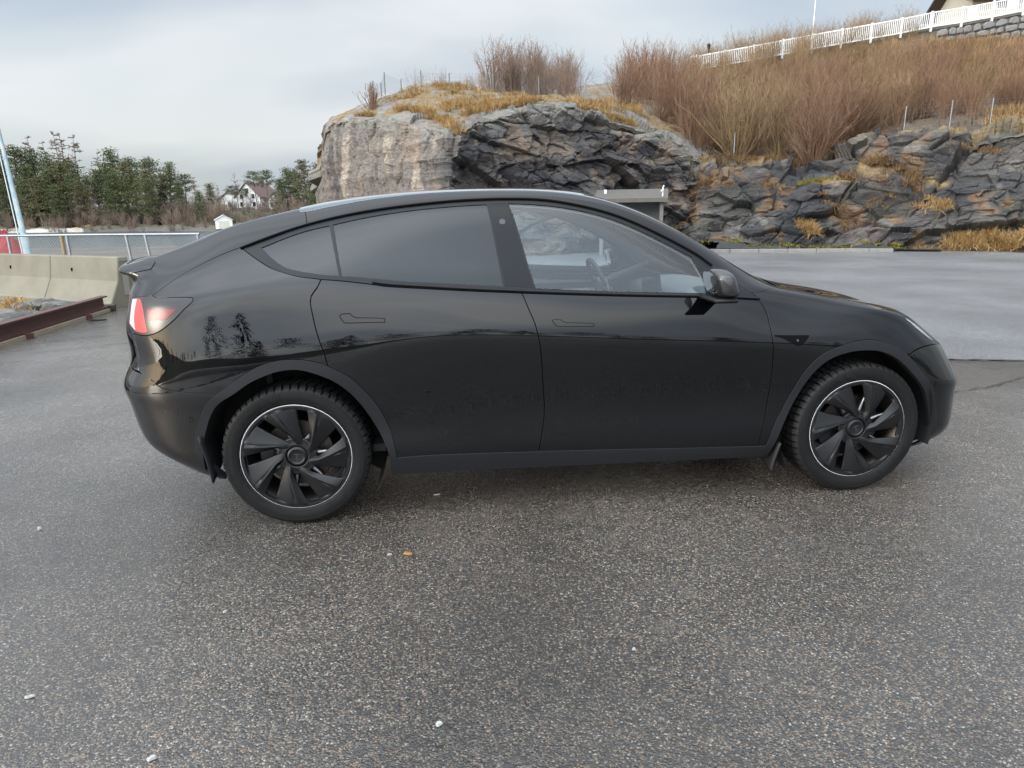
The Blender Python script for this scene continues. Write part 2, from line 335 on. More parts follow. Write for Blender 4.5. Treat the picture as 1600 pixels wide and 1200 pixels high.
BAKED = {
 'RAi': [(0.1922,0.0887),(0.1963,0.1260),(0.2009,0.1635),(0.2055,0.1920),(0.2178,0.2561),(0.2344,0.3082),(0.2533,0.3278),(0.2703,0.3299),(0.2843,0.3186),(0.2983,0.2920),(0.3119,0.2520),(0.3252,0.2040),(0.3344,0.1526),(0.3410,0.0932),(0.3446,0.0412)],
 'FAi': [(0.6743,0.0407),(0.6801,0.0949),(0.6905,0.1772),(0.7007,0.2396),(0.7148,0.2946),(0.7305,0.3247),(0.7476,0.3365),(0.7663,0.3383),(0.7845,0.3245),(0.7975,0.2929),(0.8082,0.2299),(0.8176,0.1727),(0.8229,0.1136),(0.8315,0.0455)],
 'hatchl': [(0.1562,0.5166),(0.1762,0.5746),(0.1959,0.6040),(0.2149,0.6164),(0.2327,0.6196),(0.2583,0.6212),(0.2842,0.6240)],
 'qglass': [(0.2494,0.5993),(0.2789,0.6053),(0.3029,0.6025),(0.3115,0.4912),(0.2932,0.5005),(0.2731,0.5252),(0.2587,0.5647)],
 'rglass': [(0.3059,0.6020),(0.3582,0.6028),(0.3955,0.6044),(0.4315,0.6071),(0.4409,0.4751),(0.4000,0.4760),(0.3570,0.4795),(0.3135,0.4904)],
 'bpil': [(0.4329,0.6081),(0.4478,0.6090),(0.4648,0.4748),(0.4425,0.4749)],
 'tailred2': [(0.1524,0.4706),(0.1833,0.4672),(0.1731,0.4473),(0.1561,0.4461)],
 'handleR': [(0.3111,0.4193),(0.3134,0.4215),(0.3192,0.4202),(0.3213,0.4142),(0.3241,0.4094),(0.3451,0.3994),(0.3466,0.3948),(0.3468,0.3894),(0.3181,0.4013),(0.3138,0.4068)],
 'handleF': [(0.4783,0.3861),(0.4806,0.3892),(0.4851,0.3896),(0.4872,0.3829),(0.4902,0.3798),(0.5105,0.3795),(0.5120,0.3754),(0.5122,0.3700),(0.4848,0.3670),(0.4811,0.3716)],
 'repeater': [(0.6384,0.3591),(0.6634,0.3601),(0.6947,0.3624),(0.6947,0.3580),(0.6878,0.3274),(0.6846,0.3256),(0.6682,0.3558),(0.6400,0.3554)],
 'bpcam': [(0.4432,0.5720)],
 'sensR': [(0.1887,0.1832)],
 'sensF': [(0.8234,0.2464)],
}

# ------------------------------------------------------------------ placing helper: image column/row at a distance -> point in the place
FPX = 1060.
_RV, _UV, _FV, _CV = (np.array(v) for v in (_r2, _u2, _fw, CAM))
def at(px, py, D):
    px, py, D = np.broadcast_arrays(np.asarray(px, float), np.asarray(py, float), np.asarray(D, float))
    d = _FV+_RV*((px-800)/FPX)[..., None]+_UV*((600-py)/FPX)[..., None]
    return _CV+d*D[..., None]
def fastmesh(name, v, f, smooth=False, mi=None):
    v = np.asarray(v, np.float32).reshape(-1, 3); f = np.asarray(f, np.int32); k = f.shape[1]
    me = bpy.data.meshes.new(name); me.vertices.add(len(v)); me.vertices.foreach_set('co', v.ravel())
    me.loops.add(f.size); me.loops.foreach_set('vertex_index', f.ravel()); me.polygons.add(len(f))
    me.polygons.foreach_set('loop_start', np.arange(0, f.size, k, dtype=np.int32))
    try: me.polygons.foreach_set('loop_total', np.full(len(f), k, np.int32))
    except Exception: pass
    me.polygons.foreach_set('use_smooth', np.full(len(f), smooth))
    if mi is not None: me.polygons.foreach_set('material_index', np.asarray(mi, np.int32))
    me.update(calc_edges=True); me.validate(); return me
def set_attr(me, name, val):
    a = me.attributes.new(name, 'FLOAT', 'POINT'); a.data.foreach_set('value', np.asarray(val, np.float32))
def set_color(me, name, rgb):
    a = me.color_attributes.new(name, 'FLOAT_COLOR', 'POINT'); rgb = np.asarray(rgb, np.float32)
    a.data.foreach_set('color', np.concatenate([rgb, np.ones((len(rgb), 1), np.float32)], 1).ravel())
def gridfaces(a, b, off=0):
    i, j = np.meshgrid(np.arange(a-1), np.arange(b-1), indexing='ij'); i = i.ravel(); j = j.ravel()
    return np.stack([i*b+j, (i+1)*b+j, (i+1)*b+j+1, i*b+j+1], 1)+off
def tubes(P, rad, n=3):
    """P (m,k,3) polylines, rad (m,k) -> verts, quads"""
    m, k = P.shape[:2]; t = np.gradient(P, axis=1); t /= np.linalg.norm(t, axis=2, keepdims=True)+1e-9
    ref = np.where(np.abs(t[..., 2:3]) < .85, np.array([0, 0, 1.]), np.array([1., 0, 0]))
    a = np.cross(t, ref); a /= np.linalg.norm(a, axis=2, keepdims=True)+1e-9; b = np.cross(t, a)
    g = np.arange(n)*2*math.pi/n
    V = P[:, :, None]+rad[:, :, None, None]*(np.cos(g)[None, None, :, None]*a[:, :, None]+np.sin(g)[None, None, :, None]*b[:, :, None])
    idx = np.arange(m*k*n).reshape(m, k, n); j2 = (np.arange(n)+1) % n
    F = np.stack([idx[:, :-1], idx[:, :-1][:, :, j2], idx[:, 1:][:, :, j2], idx[:, 1:]], -1).reshape(-1, 4)
    return V.reshape(-1, 3), F
def interp_cols(xs, cols, q):
    return np.stack([np.interp(q, xs, [c[i] for c in cols]) for i in range(len(cols[0]))], 1)

# ------------------------------------------------------------------ ground materials
def asphalt_mat(name, dark, stone_cols, scale, rough_lo, rough_hi, bump, fine=1.0, tone=1.0, stain=.24, wet=1.0):
    m, t, b = newmat(name); N = t.nodes; L = t.links
    tc = N.new('ShaderNodeTexCoord'); pos = tc.outputs['Object']
    def tex(kind, sc, **kw):
        n = N.new(kind); n.inputs['Scale'].default_value = sc
        for k, v in kw.items(): n.inputs[k].default_value = v
        L.new(pos, n.inputs['Vector']); return n
    warp = tex('ShaderNodeTexNoise', scale*1.1, Detail=3)
    vadd = N.new('ShaderNodeVectorMath'); vadd.operation = 'MULTIPLY_ADD'; vadd.inputs[1].default_value = (.009, .009, .009); L.new(warp.outputs['Color'], vadd.inputs[0]); L.new(pos, vadd.inputs[2])
    v1 = N.new('ShaderNodeTexVoronoi'); v1.inputs['Scale'].default_value = scale; v1.inputs['Randomness'].default_value = 1; L.new(vadd.outputs[0], v1.inputs['Vector'])
    v2 = N.new('ShaderNodeTexVoronoi'); v2.inputs['Scale'].default_value = scale*2.3; L.new(vadd.outputs[0], v2.inputs['Vector'])
    sp = N.new('ShaderNodeSeparateColor'); L.new(v1.outputs['Color'], sp.inputs[0])
    cr = N.new('ShaderNodeValToRGB'); cr.color_ramp.interpolation = 'CONSTANT'
    els = cr.color_ramp.elements
    for i, (p, c) in enumerate(stone_cols):
        e = els[i] if i < 2 else els.new(p); e.position = p; e.color = (*c, 1)
    L.new(sp.outputs[0], cr.inputs[0])
    # binder between the stones
    edge = N.new('ShaderNodeMapRange'); edge.inputs['From Min'].default_value = .42; edge.inputs['From Max'].default_value = .80; L.new(v1.outputs['Distance'], edge.inputs['Value'])
    mx = N.new('ShaderNodeMix'); mx.data_type = 'RGBA'; L.new(edge.outputs[0], mx.inputs['Factor']); L.new(cr.outputs[0], mx.inputs[6]); mx.inputs[7].default_value = (*dark, 1)
    sp2 = N.new('ShaderNodeSeparateColor'); L.new(v2.outputs['Color'], sp2.inputs[0])
    g2 = N.new('ShaderNodeMapRange'); g2.inputs['To Min'].default_value = .72; g2.inputs['To Max'].default_value = 1.30; L.new(sp2.outputs[1], g2.inputs['Value'])
    mul = N.new('ShaderNodeVectorMath'); mul.operation = 'SCALE'; L.new(mx.outputs[2], mul.inputs[0]); L.new(g2.outputs[0], mul.inputs['Scale'])
    # large stains and repaired patches
    st = tex('ShaderNodeTexNoise', .55, Detail=5, Roughness=.6)
    sr = N.new('ShaderNodeMapRange'); sr.inputs['From Min'].default_value = .32; sr.inputs['From Max'].default_value = .68; sr.inputs['To Min'].default_value = (1-stain)*tone; sr.inputs['To Max'].default_value = (1+stain*.9)*tone; L.new(st.outputs[0], sr.inputs['Value'])
    sr2 = N.new('ShaderNodeMapRange'); sr2.inputs['From Min'].default_value = .38; sr2.inputs['From Max'].default_value = .60; sr2.inputs['To Min'].default_value = 1-stain*1.1; sr2.inputs['To Max'].default_value = 1+stain*.5
    wt_ = tex('ShaderNodeTexNoise', .42, Detail=6, Roughness=.62); L.new(wt_.outputs[0], sr2.inputs['Value']); srm = N.new('ShaderNodeMath'); srm.operation = 'MULTIPLY'; L.new(sr.outputs[0], srm.inputs[0]); L.new(sr2.outputs[0], srm.inputs[1])
    mul2 = N.new('ShaderNodeVectorMath'); mul2.operation = 'SCALE'; L.new(mul.outputs[0], mul2.inputs[0]); L.new(srm.outputs[0], mul2.inputs['Scale'])
    L.new(mul2.outputs[0], b.inputs['Base Color'])
    # wetness: damp film in uneven patches
    wr = N.new('ShaderNodeMapRange'); wr.inputs['From Min'].default_value = .36; wr.inputs['From Max'].default_value = .64; wr.inputs['To Min'].default_value = rough_lo; wr.inputs['To Max'].default_value = rough_hi; L.new(wt_.outputs[0], wr.inputs['Value'])
    L.new(wr.outputs[0], b.inputs['Roughness']); b.inputs['Specular IOR Level'].default_value = .62
    # relief: stones proud of the binder, low undulation
    h1 = N.new('ShaderNodeMapRange'); h1.inputs['From Max'].default_value = .6; h1.inputs['To Min'].default_value = 1; h1.inputs['To Max'].default_value = 0; L.new(v1.outputs['Distance'], h1.inputs['Value'])
    ad = N.new('ShaderNodeMath'); ad.operation = 'MULTIPLY_ADD'; ad.inputs[1].default_value = .8; L.new(sp.outputs[2], ad.inputs[0]); L.new(h1.outputs[0], ad.inputs[2])
    b1 = N.new('ShaderNodeBump'); b1.inputs['Strength'].default_value = bump; b1.inputs['Distance'].default_value = .004*fine; L.new(ad.outputs[0], b1.inputs['Height'])
    lo = tex('ShaderNodeTexNoise', 9, Detail=5, Roughness=.6); b2 = N.new('ShaderNodeBump'); b2.inputs['Strength'].default_value = .35; b2.inputs['Distance'].default_value = .012; L.new(lo.outputs[0], b2.inputs['Height']); L.new(b1.outputs[0], b2.inputs['Normal'])
    L.new(b2.outputs[0], b.inputs['Normal'])
    # thin film of rain water: mirrors sky and car more evenly than the stones below it
    b.inputs['Coat Weight'].default_value = wet; b.inputs['Coat IOR'].default_value = 1.38
    cwr = N.new('ShaderNodeMapRange'); cwr.inputs['From Min'].default_value = .36; cwr.inputs['From Max'].default_value = .64; cwr.inputs['To Min'].default_value = .10; cwr.inputs['To Max'].default_value = .34; L.new(wt_.outputs[0], cwr.inputs['Value']); L.new(cwr.outputs[0], b.inputs['Coat Roughness'])
    b3 = N.new('ShaderNodeBump'); b3.inputs['Strength'].default_value = .45; b3.inputs['Distance'].default_value = .004; L.new(ad.outputs[0], b3.inputs['Height'])
    b4 = N.new('ShaderNodeBump'); b4.inputs['Strength'].default_value = .45; b4.inputs['Distance'].default_value = .014; L.new(lo.outputs[0], b4.inputs['Height']); L.new(b3.outputs[0], b4.inputs['Normal']); L.new(b4.outputs[0], b.inputs['Coat Normal'])
    return m
M['asphalt'] = asphalt_mat('wet_coarse_asphalt', (.026, .0245, .023), [(0, (.026, .0245, .0235)), (.20, (.046, .042, .038)), (.40, (.088, .076, .061)), (.56, (.042, .040, .039)), (.68, (.130, .107, .081)), (.80, (.195, .122, .072)), (.88, (.205, .178, .145)), (.97, (.32, .29, .25))], 150, .07, .30, .70, 1.0, 1.0, .30)
M['asphalt_far'] = asphalt_mat('worn_pale_asphalt', (.085, .085, .087), [(0, (.10, .10, .104)), (.4, (.135, .134, .133)), (.7, (.17, .168, .165)), (.9, (.22, .215, .21))], 75, .30, .40, .80, 1.4, 1.12, .14, 0)
M['quay'] = asphalt_mat('quay_gravel', (.05, .045, .038), [(0, (.07, .062, .052)), (.5, (.10, .09, .075)), (.8, (.14, .125, .105))], 16, .7, .9, .8, 4, wet=.1)

# ------------------------------------------------------------------ car park, road sheet, quay, water
def sheet(name, pts, z, mat, kind='structure'):
    mb = MB(); mb.add([(x, y, z) for x, y in pts], [tuple(range(len(pts)))]); return tag(mb.build(name, mat), kind=kind)
sheet('car_park', [(-6.05, -70), (80, -70), (80, 70), (-6.5, 70), (-7.2, 60), (-6.5, 31), (-6.5, 9.0), (-6.32, 8.0), (-6.05, 7.75), (-6.05, 3)], 0, M['asphalt'])
# paler worn road surface beyond the old joint, its near edge slightly uneven
edge = [(x, 1.93-.335*(x-4.40)*.9+.03*math.sin(x*1.7)+.02*math.sin(x*5.1)+.018*math.sin(x*13.7)+.012*math.sin(x*31)) for x in np.linspace(2.2, 30, 300)]
edge_l = [(-6.4, 20), (-3.6, 12), (-.5, 5.0), (1.2, 2.75)]
sheet('road', edge_l+edge+[(60, -13), (60, 60), (-6.4, 60)], .004, M['asphalt_far'])
sheet('quay', [(-6.5, 9.2), (-6.5, 34.2), (-60, 38), (-60, 24), (-14, 13.6)], -.004, M['quay'])
mb = MB(); mb.grid([[(-6.5, 34.2, -.02), (-6.3, 34.6, -2.6)], [(-60, 38, -.02), (-60, 38.5, -2.6)]]); tag(mb.build('quay_wall', M['quay']), kind='structure')
mb = MB(); mb.grid([[(-6.5, 9.2, -.006), (-6.6, 9.1, -2.6)], [(-14, 13.6, -.006), (-14.1, 13.4, -2.6)], [(-60, 24, -.006), (-60, 23.8, -2.6)]]); tag(mb.build('quay_wall', M['quay']), kind='structure')
# crack sealed along the joint, and hairline cracks in the asphalt
M['seam'] = pmat('bitumen_seam', (.012, .012, .013), .5)
def strip(name, pts, w, z, mat, rnd):
    pts = np.array(pts); L_ = []; 
    q = []
    for i in range(len(pts)-1):
        n = max(2, int(np.linalg.norm(pts[i+1]-pts[i])/.05))
        for k in range(n): q.append(pts[i]+(pts[i+1]-pts[i])*k/n)
    q = np.array(q+[pts[-1]]); 
    for i in range(1, len(q)-1): q[i] += (rnd.random()-.5)*.022, (rnd.random()-.5)*.022
    t = np.gradient(q, axis=0); t /= np.linalg.norm(t, axis=1)[:, None]+1e-9; nn = np.stack([-t[:, 1], t[:, 0]], 1)
    ww = np.array([w*(.35+.9*rnd.random()) for _ in q])[:, None]; ww[0] = ww[-1] = w*.05
    mb = MB(); mb.grid([[(*(a-b*c), z), (*(a+b*c), z)] for a, b, c in zip(q, nn, ww)]); return tag(mb.build(name, mat), kind='structure')
rc = random.Random(8)
strip('joint_seam', edge[::16], .016, .009, M['seam'], rc)
for pl in ([(-5.6, 5.9), (-4.9, 6.3), (-4.4, 6.2)], [(-5.9, 4.6), (-5.0, 5.2), (-4.2, 5.6), (-3.4, 5.7)], [(-5.4, 4.0), (-4.6, 4.55), (-3.9, 4.5)], [(2.9, -.6), (3.5, .1), (4.3, .2), (5.2, .6)], [(3.3, .8), (3.9, .95), (4.6, 1.3)]):
    strip('asphalt_crack', pl, .007, .009, M['seam'], rc)

m, t, b = newmat('sea_water'); M['water'] = m
b.inputs['Base Color'].default_value = (.06, .075, .08, 1); b.inputs['Roughness'].default_value = .20
tcw = t.nodes.new('ShaderNodeTexCoord'); mp = t.nodes.new('ShaderNodeMapping'); mp.inputs['Scale'].default_value = (.35, 1.0, 1); t.links.new(tcw.outputs['Object'], mp.inputs[0])
wn1 = t.nodes.new('ShaderNodeTexNoise'); wn1.inputs['Scale'].default_value = 1.6; wn1.inputs['Detail'].default_value = 6; wn1.inputs['Roughness'].default_value = .65; t.links.new(mp.outputs[0], wn1.inputs['Vector'])
wb = t.nodes.new('ShaderNodeBump'); wb.inputs['Strength'].default_value = 1.0; wb.inputs['Distance'].default_value = .10; t.links.new(wn1.outputs[0], wb.inputs['Height']); t.links.new(wb.outputs[0], b.inputs['Normal'])
mb = MB(); mb.add([(-1500, -1500, -1.8), (1500, -1500, -1.8), (1500, 1500, -1.8), (-1500, 1500, -1.8)], [(0, 1, 2, 3)]); tag(mb.build('water', M['water']), kind='structure')

# ------------------------------------------------------------------ rock
def rock_mat(name, bump=1.0):
    """colour comes with the mesh (lichen, damp and iron stains mapped there); grain and fissures here"""
    m, t, b = newmat(name); N = t.nodes; L = t.links; tc = N.new('ShaderNodeTexCoord'); ca = N.new('ShaderNodeVertexColor'); ca.layer_name = 'rock'
    def tex(kind, sc, vec=None, **kw):
        n = N.new(kind); n.inputs['Scale'].default_value = sc
        for k, v in kw.items(): n.inputs[k].default_value = v
        L.new(vec or tc.outputs['Object'], n.inputs['Vector']); return n
    mp = N.new('ShaderNodeMapping'); mp.inputs['Scale'].default_value = (1, 1, 2.6); mp.inputs['Rotation'].default_value = (R(18), R(12), 0); L.new(tc.outputs['Object'], mp.inputs[0])
    n1 = tex('ShaderNodeTexNoise', 5, mp.outputs[0], Detail=8, Roughness=.68, Distortion=.6)
    n2 = tex('ShaderNodeTexNoise', 22, None, Detail=6, Roughness=.7)
    mr = N.new('ShaderNodeMapRange'); mr.inputs['From Min'].default_value = .3; mr.inputs['From Max'].default_value = .7; mr.inputs['To Min'].default_value = .55; mr.inputs['To Max'].default_value = 1.45; L.new(n1.outputs[0], mr.inputs['Value'])
    mr2 = N.new('ShaderNodeMapRange'); mr2.inputs['From Min'].default_value = .3; mr2.inputs['From Max'].default_value = .7; mr2.inputs['To Min'].default_value = .7; mr2.inputs['To Max'].default_value = 1.35; L.new(n2.outputs[0], mr2.inputs['Value'])
    mm = N.new('ShaderNodeMath'); mm.operation = 'MULTIPLY'; L.new(mr.outputs[0], mm.inputs[0]); L.new(mr2.outputs[0], mm.inputs[1])
    sc = N.new('ShaderNodeVectorMath'); sc.operation = 'SCALE'; L.new(ca.outputs[0], sc.inputs[0]); L.new(mm.outputs[0], sc.inputs['Scale'])
    # pale lichen spots
    v = tex('ShaderNodeTexVoronoi', 7.5); sp = N.new('ShaderNodeMapRange'); sp.inputs['From Min'].default_value = .16; sp.inputs['From Max'].default_value = .10; L.new(v.outputs['Distance'], sp.inputs['Value'])
    n3 = tex('ShaderNodeTexNoise', 1.3, None, Detail=3); mk = N.new('ShaderNodeMapRange'); mk.inputs['From Min'].default_value = .52; mk.inputs['From Max'].default_value = .62; mk.inputs['To Max'].default_value = .55; L.new(n3.outputs[0], mk.inputs['Value'])
    mu = N.new('ShaderNodeMath'); mu.operation = 'MULTIPLY'; L.new(sp.outputs[0], mu.inputs[0]); L.new(mk.outputs[0], mu.inputs[1])
    mx = N.new('ShaderNodeMix'); mx.data_type = 'RGBA'; L.new(mu.outputs[0], mx.inputs['Factor']); L.new(sc.outputs[0], mx.inputs[6]); mx.inputs[7].default_value = (.30, .30, .27, 1)
    L.new(mx.outputs[2], b.inputs['Base Color'])
    wa = N.new('ShaderNodeAttribute'); wa.attribute_name = 'wet'; wr = N.new('ShaderNodeMapRange'); wr.inputs['To Min'].default_value = .85; wr.inputs['To Max'].default_value = .34; L.new(wa.outputs['Fac'], wr.inputs['Value']); L.new(wr.outputs[0], b.inputs['Roughness'])
    b1 = N.new('ShaderNodeBump'); b1.inputs['Strength'].default_value = bump; b1.inputs['Distance'].default_value = .09; L.new(n1.outputs[0], b1.inputs['Height'])
    b2 = N.new('ShaderNodeBump'); b2.inputs['Strength'].default_value = .7*bump; b2.inputs['Distance'].default_value = .025; L.new(n2.outputs[0], b2.inputs['Height']); L.new(b1.outputs[0], b2.inputs['Normal'])
    L.new(b2.outputs[0], b.inputs['Normal']); return m
M['rock'] = rock_mat('cliff_rock', .8)
def rock_disp(p, big, mid, fine, seed=0, aniso=(1, 1, 1), dip=(0, 0, 0), sharp=1.0):
    """broken rock: tilted facets at three sizes with steps and open joints between them"""
    Rm = np.array((Matrix.Rotation(dip[0], 3, 'X') @ Matrix.Rotation(dip[1], 3, 'Y') @ Matrix.Rotation(dip[2], 3, 'Z'))).T
    q = (p@Rm)*np.array(aniso); q = q+.09*np.stack([fbm(p*.7, 3, seed+k*7) for k in range(3)], 1); d = 0
    for sc, amp, sd, gw in ((.50, big, 0, .035), (1.25, mid, 31, .05), (3.0, fine, 57, .08)):
        f1, f2, idc, off = worley(q*sc+sd*.37, seed+sd, True); tilt = np.stack([vnoise(np.stack([idc*97+k, idc*31, idc*57], 1), seed+k) for k in range(3)], 1)
        d = d+amp*((idc-.5)*1.1+2.5*(tilt*off).sum(1))-sharp*amp*.7*np.exp(-((f2-f1)/gw)**2)*sstep(vnoise(q*sc*.8, seed+5), -.3, .4)
    return d+.5*big*fbm(q*.45, 3, seed+3)+fine*.45*fbm(q*5, 4, seed+11)
def sstep(x, a, b): t = np.clip((x-a)/(b-a), 0, 1); return t*t*(3-2*t)
def sweep(xs, cols, nq, rows):
    """cols[i] = list of key points (py, D) from foot to back; rows = number of steps in each interval. returns (nq, nrow, 3)"""
    q = np.linspace(xs[0], xs[-1], nq); K = len(cols[0]); PT = []
    ii = np.interp(q, xs, np.arange(len(xs)))                    # smooth the columns a little
    for k in range(K):
        py = np.interp(q, xs, [c[k][0] for c in cols]); D = np.interp(q, xs, [c[k][1] for c in cols]); ox = np.interp(q, xs, [(c[k][2] if len(c[k]) > 2 else 0) for c in cols])
        PT.append(at(q+ox, py, D))
    out = []
    for k in range(K-1):
        n = rows[k]
        for j in range(n): out.append(PT[k]+(PT[k+1]-PT[k])*(j/n))
    out.append(PT[-1]); return np.stack(out, 1), q
def normals_of(P):
    du = np.gradient(P, axis=0); dv = np.gradient(P, axis=1); n = np.cross(du, dv); n /= np.linalg.norm(n, axis=2, keepdims=True)+1e-9; return n
def lerp(a, b, t): return np.asarray(a)[None]*(1-t[:, None])+np.asarray(b)[None]*t[:, None] if np.ndim(a) == 1 else a*(1-t[:, None])+np.asarray(b)*t[:, None]
def sstep(x, a, b): t = np.clip((x-a)/(b-a), 0, 1); return t*t*(3-2*t)

# --- the big outcrop left of centre: foot, face top, shoulder, grassy crown, back
xsA = [498, 507, 520, 560, 600, 640, 680, 702, 715, 740, 800, 850, 890, 930, 990, 1040, 1062, 1085, 1110]
colA = [[(420, 40), (290, 39), (270, 39), (262, 40), (250, 42)],
        [(420, 30), (206, 29), (199, 29.6), (196, 30.5), (240, 38)],
        [(420, 28.2), (192, 27.8), (186, 28.4), (184, 30), (200, 38)],
        [(420, 26.4), (187, 26), (181, 27), (170, 30), (190, 38)],
        [(420, 25.0), (190, 24.8), (172, 26.5), (150, 29.5), (190, 38)],
        [(420, 23.8), (194, 23.6), (168, 26), (138, 29), (190, 38)],
        [(420, 22.9), (203, 22.7), (172, 25.5), (132, 29), (190, 38)],
        [(420, 22.4), (208, 22.3), (176, 25.2), (132, 29), (190, 38)],
        [(420, 22.5), (206, 22.6), (176, 25.2), (134, 29), (190, 38)],
        [(420, 23.0), (193, 23.0), (172, 25.4), (139, 29), (180, 38)],
        [(420, 23.7), (178, 23.7), (168, 25.8), (145, 30), (160, 40)],
        [(420, 24.3), (166, 24.3), (160, 25.8), (152, 30), (150, 42)],
        [(420, 24.8), (168, 24.8), (166, 26), (155, 30), (140, 44)],
        [(420, 25.2), (184, 25.2), (178, 26.5), (160, 30), (135, 45)],
        [(420, 25.8), (194, 25.8), (190, 27), (172, 30), (130, 46)],
        [(420, 26.3), (213, 26.3), (206, 27.5), (185, 30), (125, 47)],
        [(420, 26.5), (232, 26.5), (224, 27.5), (195, 30), (118, 47)],
        [(420, 26.9), (250, 26.8), (244, 27.5), (205, 30), (112, 47)],
        [(420, 27.6), (258, 27.5), (250, 28), (212, 30), (108, 47)]]
PA, qA = sweep(xsA, colA, 560, [190, 26, 40, 18])
nA, rA = PA.shape[:2]; N0 = normals_of(PA); sgn = np.sign((N0*(_CV-PA)).sum(2).mean()); N0 *= sgn
pf = PA.reshape(-1, 3); row = np.tile(np.arange(rA), nA); px = np.repeat(qA, rA)
lf = (px < 705)[:, None]; dA = np.where(lf[:, 0], rock_disp(pf, .16, .07, .030, 3, (1, 1, .45), (0, R(8), 0), .8), rock_disp(pf, .26, .14, .050, 23, (.8, .8, 1.5), (R(10), R(-16), 0)))
soft = np.where(row > 190, .45, 1.0); dA *= soft
lay = .10*ridged(pf*np.array([.25, .25, .9])+3, 3, 77); dA = dA+lay*np.where(row > 190, .6, 1)
PAd = (pf+N0.reshape(-1, 3)*dA[:, None])
# colours: paler pinkish grey on the left face, darker slate grey to the right, pale lichened cap, sandy soil on the crown
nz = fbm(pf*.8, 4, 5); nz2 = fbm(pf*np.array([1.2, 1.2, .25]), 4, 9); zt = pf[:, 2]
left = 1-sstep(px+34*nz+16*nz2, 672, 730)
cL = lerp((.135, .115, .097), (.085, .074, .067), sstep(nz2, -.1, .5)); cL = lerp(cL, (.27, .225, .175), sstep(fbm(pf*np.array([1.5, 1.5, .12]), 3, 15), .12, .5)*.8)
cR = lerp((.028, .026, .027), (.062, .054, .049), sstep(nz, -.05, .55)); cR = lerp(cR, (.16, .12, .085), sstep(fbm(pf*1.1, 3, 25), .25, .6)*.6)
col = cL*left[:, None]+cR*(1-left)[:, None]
facetop = np.repeat(np.interp(qA, xsA, [at(x, c[1][0], c[1][1])[2] for x, c in zip(xsA, colA)]), rA)
cap = sstep(zt+.35*nz, facetop-.75, facetop-.2); col = lerp(col, (.155, .145, .125), cap*.85)
top = sstep(row+8*nz, 196, 214); soil = lerp((.15, .142, .128), (.15, .10, .045), sstep(nz+.3*fbm(pf*2, 3, 41), -.25, .2)); col = col*(1-top[:, None])+soil*top[:, None]
iron = sstep(fbm(pf*np.array([1.4, 1.4, .5]), 3, 61), .42, .62)*.5; col = lerp(col, (.17, .10, .05), iron*.6*(1-top))
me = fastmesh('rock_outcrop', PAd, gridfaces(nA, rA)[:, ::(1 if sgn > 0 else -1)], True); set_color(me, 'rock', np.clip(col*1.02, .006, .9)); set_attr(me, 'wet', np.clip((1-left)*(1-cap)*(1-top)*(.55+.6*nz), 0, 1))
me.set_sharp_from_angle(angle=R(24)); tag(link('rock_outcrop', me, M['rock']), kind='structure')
OUTCROP = (PAd.reshape(nA, rA, 3), qA)

# --- lower cliff to the right with a ledge, and the slope that climbs behind it to the garden wall
xsB = [1035, 1062, 1085, 1120, 1180, 1240, 1290, 1335, 1370, 1400, 1440, 1480, 1520, 1560, 1600, 1700, 1850]
def cb(foot, D, l1, d1, l2, d2, t, dt, hill, crest): return [(foot, D), (l1, D+.5+d1*.4), (l1-4, D+.5+d1), (l2, D+1+d1+d2*.2), (l2-5, D+1.2+d1+d2), (hill, 33), (crest, 48), (crest+14, 56)]
colB = [cb(420, 28.5, 290, .3, 268, .5, 0, 0, 205, 118), cb(415, 26.6, 292, .5, 262, .6, 0, 0, 205, 114), cb(395, 25.4, 296, .6, 266, .6, 0, 0, 205, 111), cb(393, 25.0, 285, .8, 262, .8, 0, 0, 205, 105),
        cb(393, 24.8, 290, .9, 262, .8, 0, 0, 200, 95), cb(392, 24.7, 288, 1.0, 268, .8, 0, 0, 195, 84), cb(392, 24.6, 285, 1.0, 262, .8, 0, 0, 190, 75), cb(392, 24.4, 287, 1.2, 234, .8, 0, 0, 185, 67),
        cb(393, 24.2, 283, 1.3, 219, .8, 0, 0, 178, 61), cb(393, 24.0, 290, 1.2, 215, .9, 0, 0, 172, 56), cb(394, 23.8, 296, .9, 213, .9, 0, 0, 165, 50), cb(395, 23.6, 292, .5, 211, .9, 0, 0, 160, 52),
        cb(395, 23.3, 290, .3, 208, 1, 0, 0, 156, 53), cb(396, 23.0, 288, .2, 205, 1, 0, 0, 152, 50), cb(396, 22.7, 288, .2, 203, 1, 0, 0, 150, 46), cb(398, 22.0, 288, .2, 200, 1, 0, 0, 146, 38), cb(400, 21.0, 288, .2, 196, 1, 0, 0, 140, 26)]
PB, qB = sweep(xsB, colB, 560, [90, 8, 70, 10, 26, 30, 6]); nB, rB = PB.shape[:2]
N0 = normals_of(PB); sg = np.sign((N0*(_CV-PB)).sum(2).mean()); N0 *= sg
pf = PB.reshape(-1, 3); row = np.tile(np.arange(rB), nB); px = np.repeat(qB, rB)
dB = rock_disp(pf, .34, .16, .045, 91, (.62, .62, 1.25), (R(8), R(10), 0), 1.1)+.10*ridged(pf*np.array([.3, .3, 1.3])+3, 3, 177)
face = 1-sstep(row, 176, 184); dB = dB*np.where(row < 178, 1, .35); 
PBd = pf+N0.reshape(-1, 3)*dB[:, None]
nz = fbm(pf*.9, 4, 105); nz2 = fbm(pf*np.array([1.6, 1.6, .3]), 4, 109)
col = lerp((.026, .025, .026), (.056, .051, .045), sstep(nz, -.2, .4)); col = lerp(col, (.046, .045, .034), sstep(fbm(pf*.7, 3, 131), .05, .4)*.5)
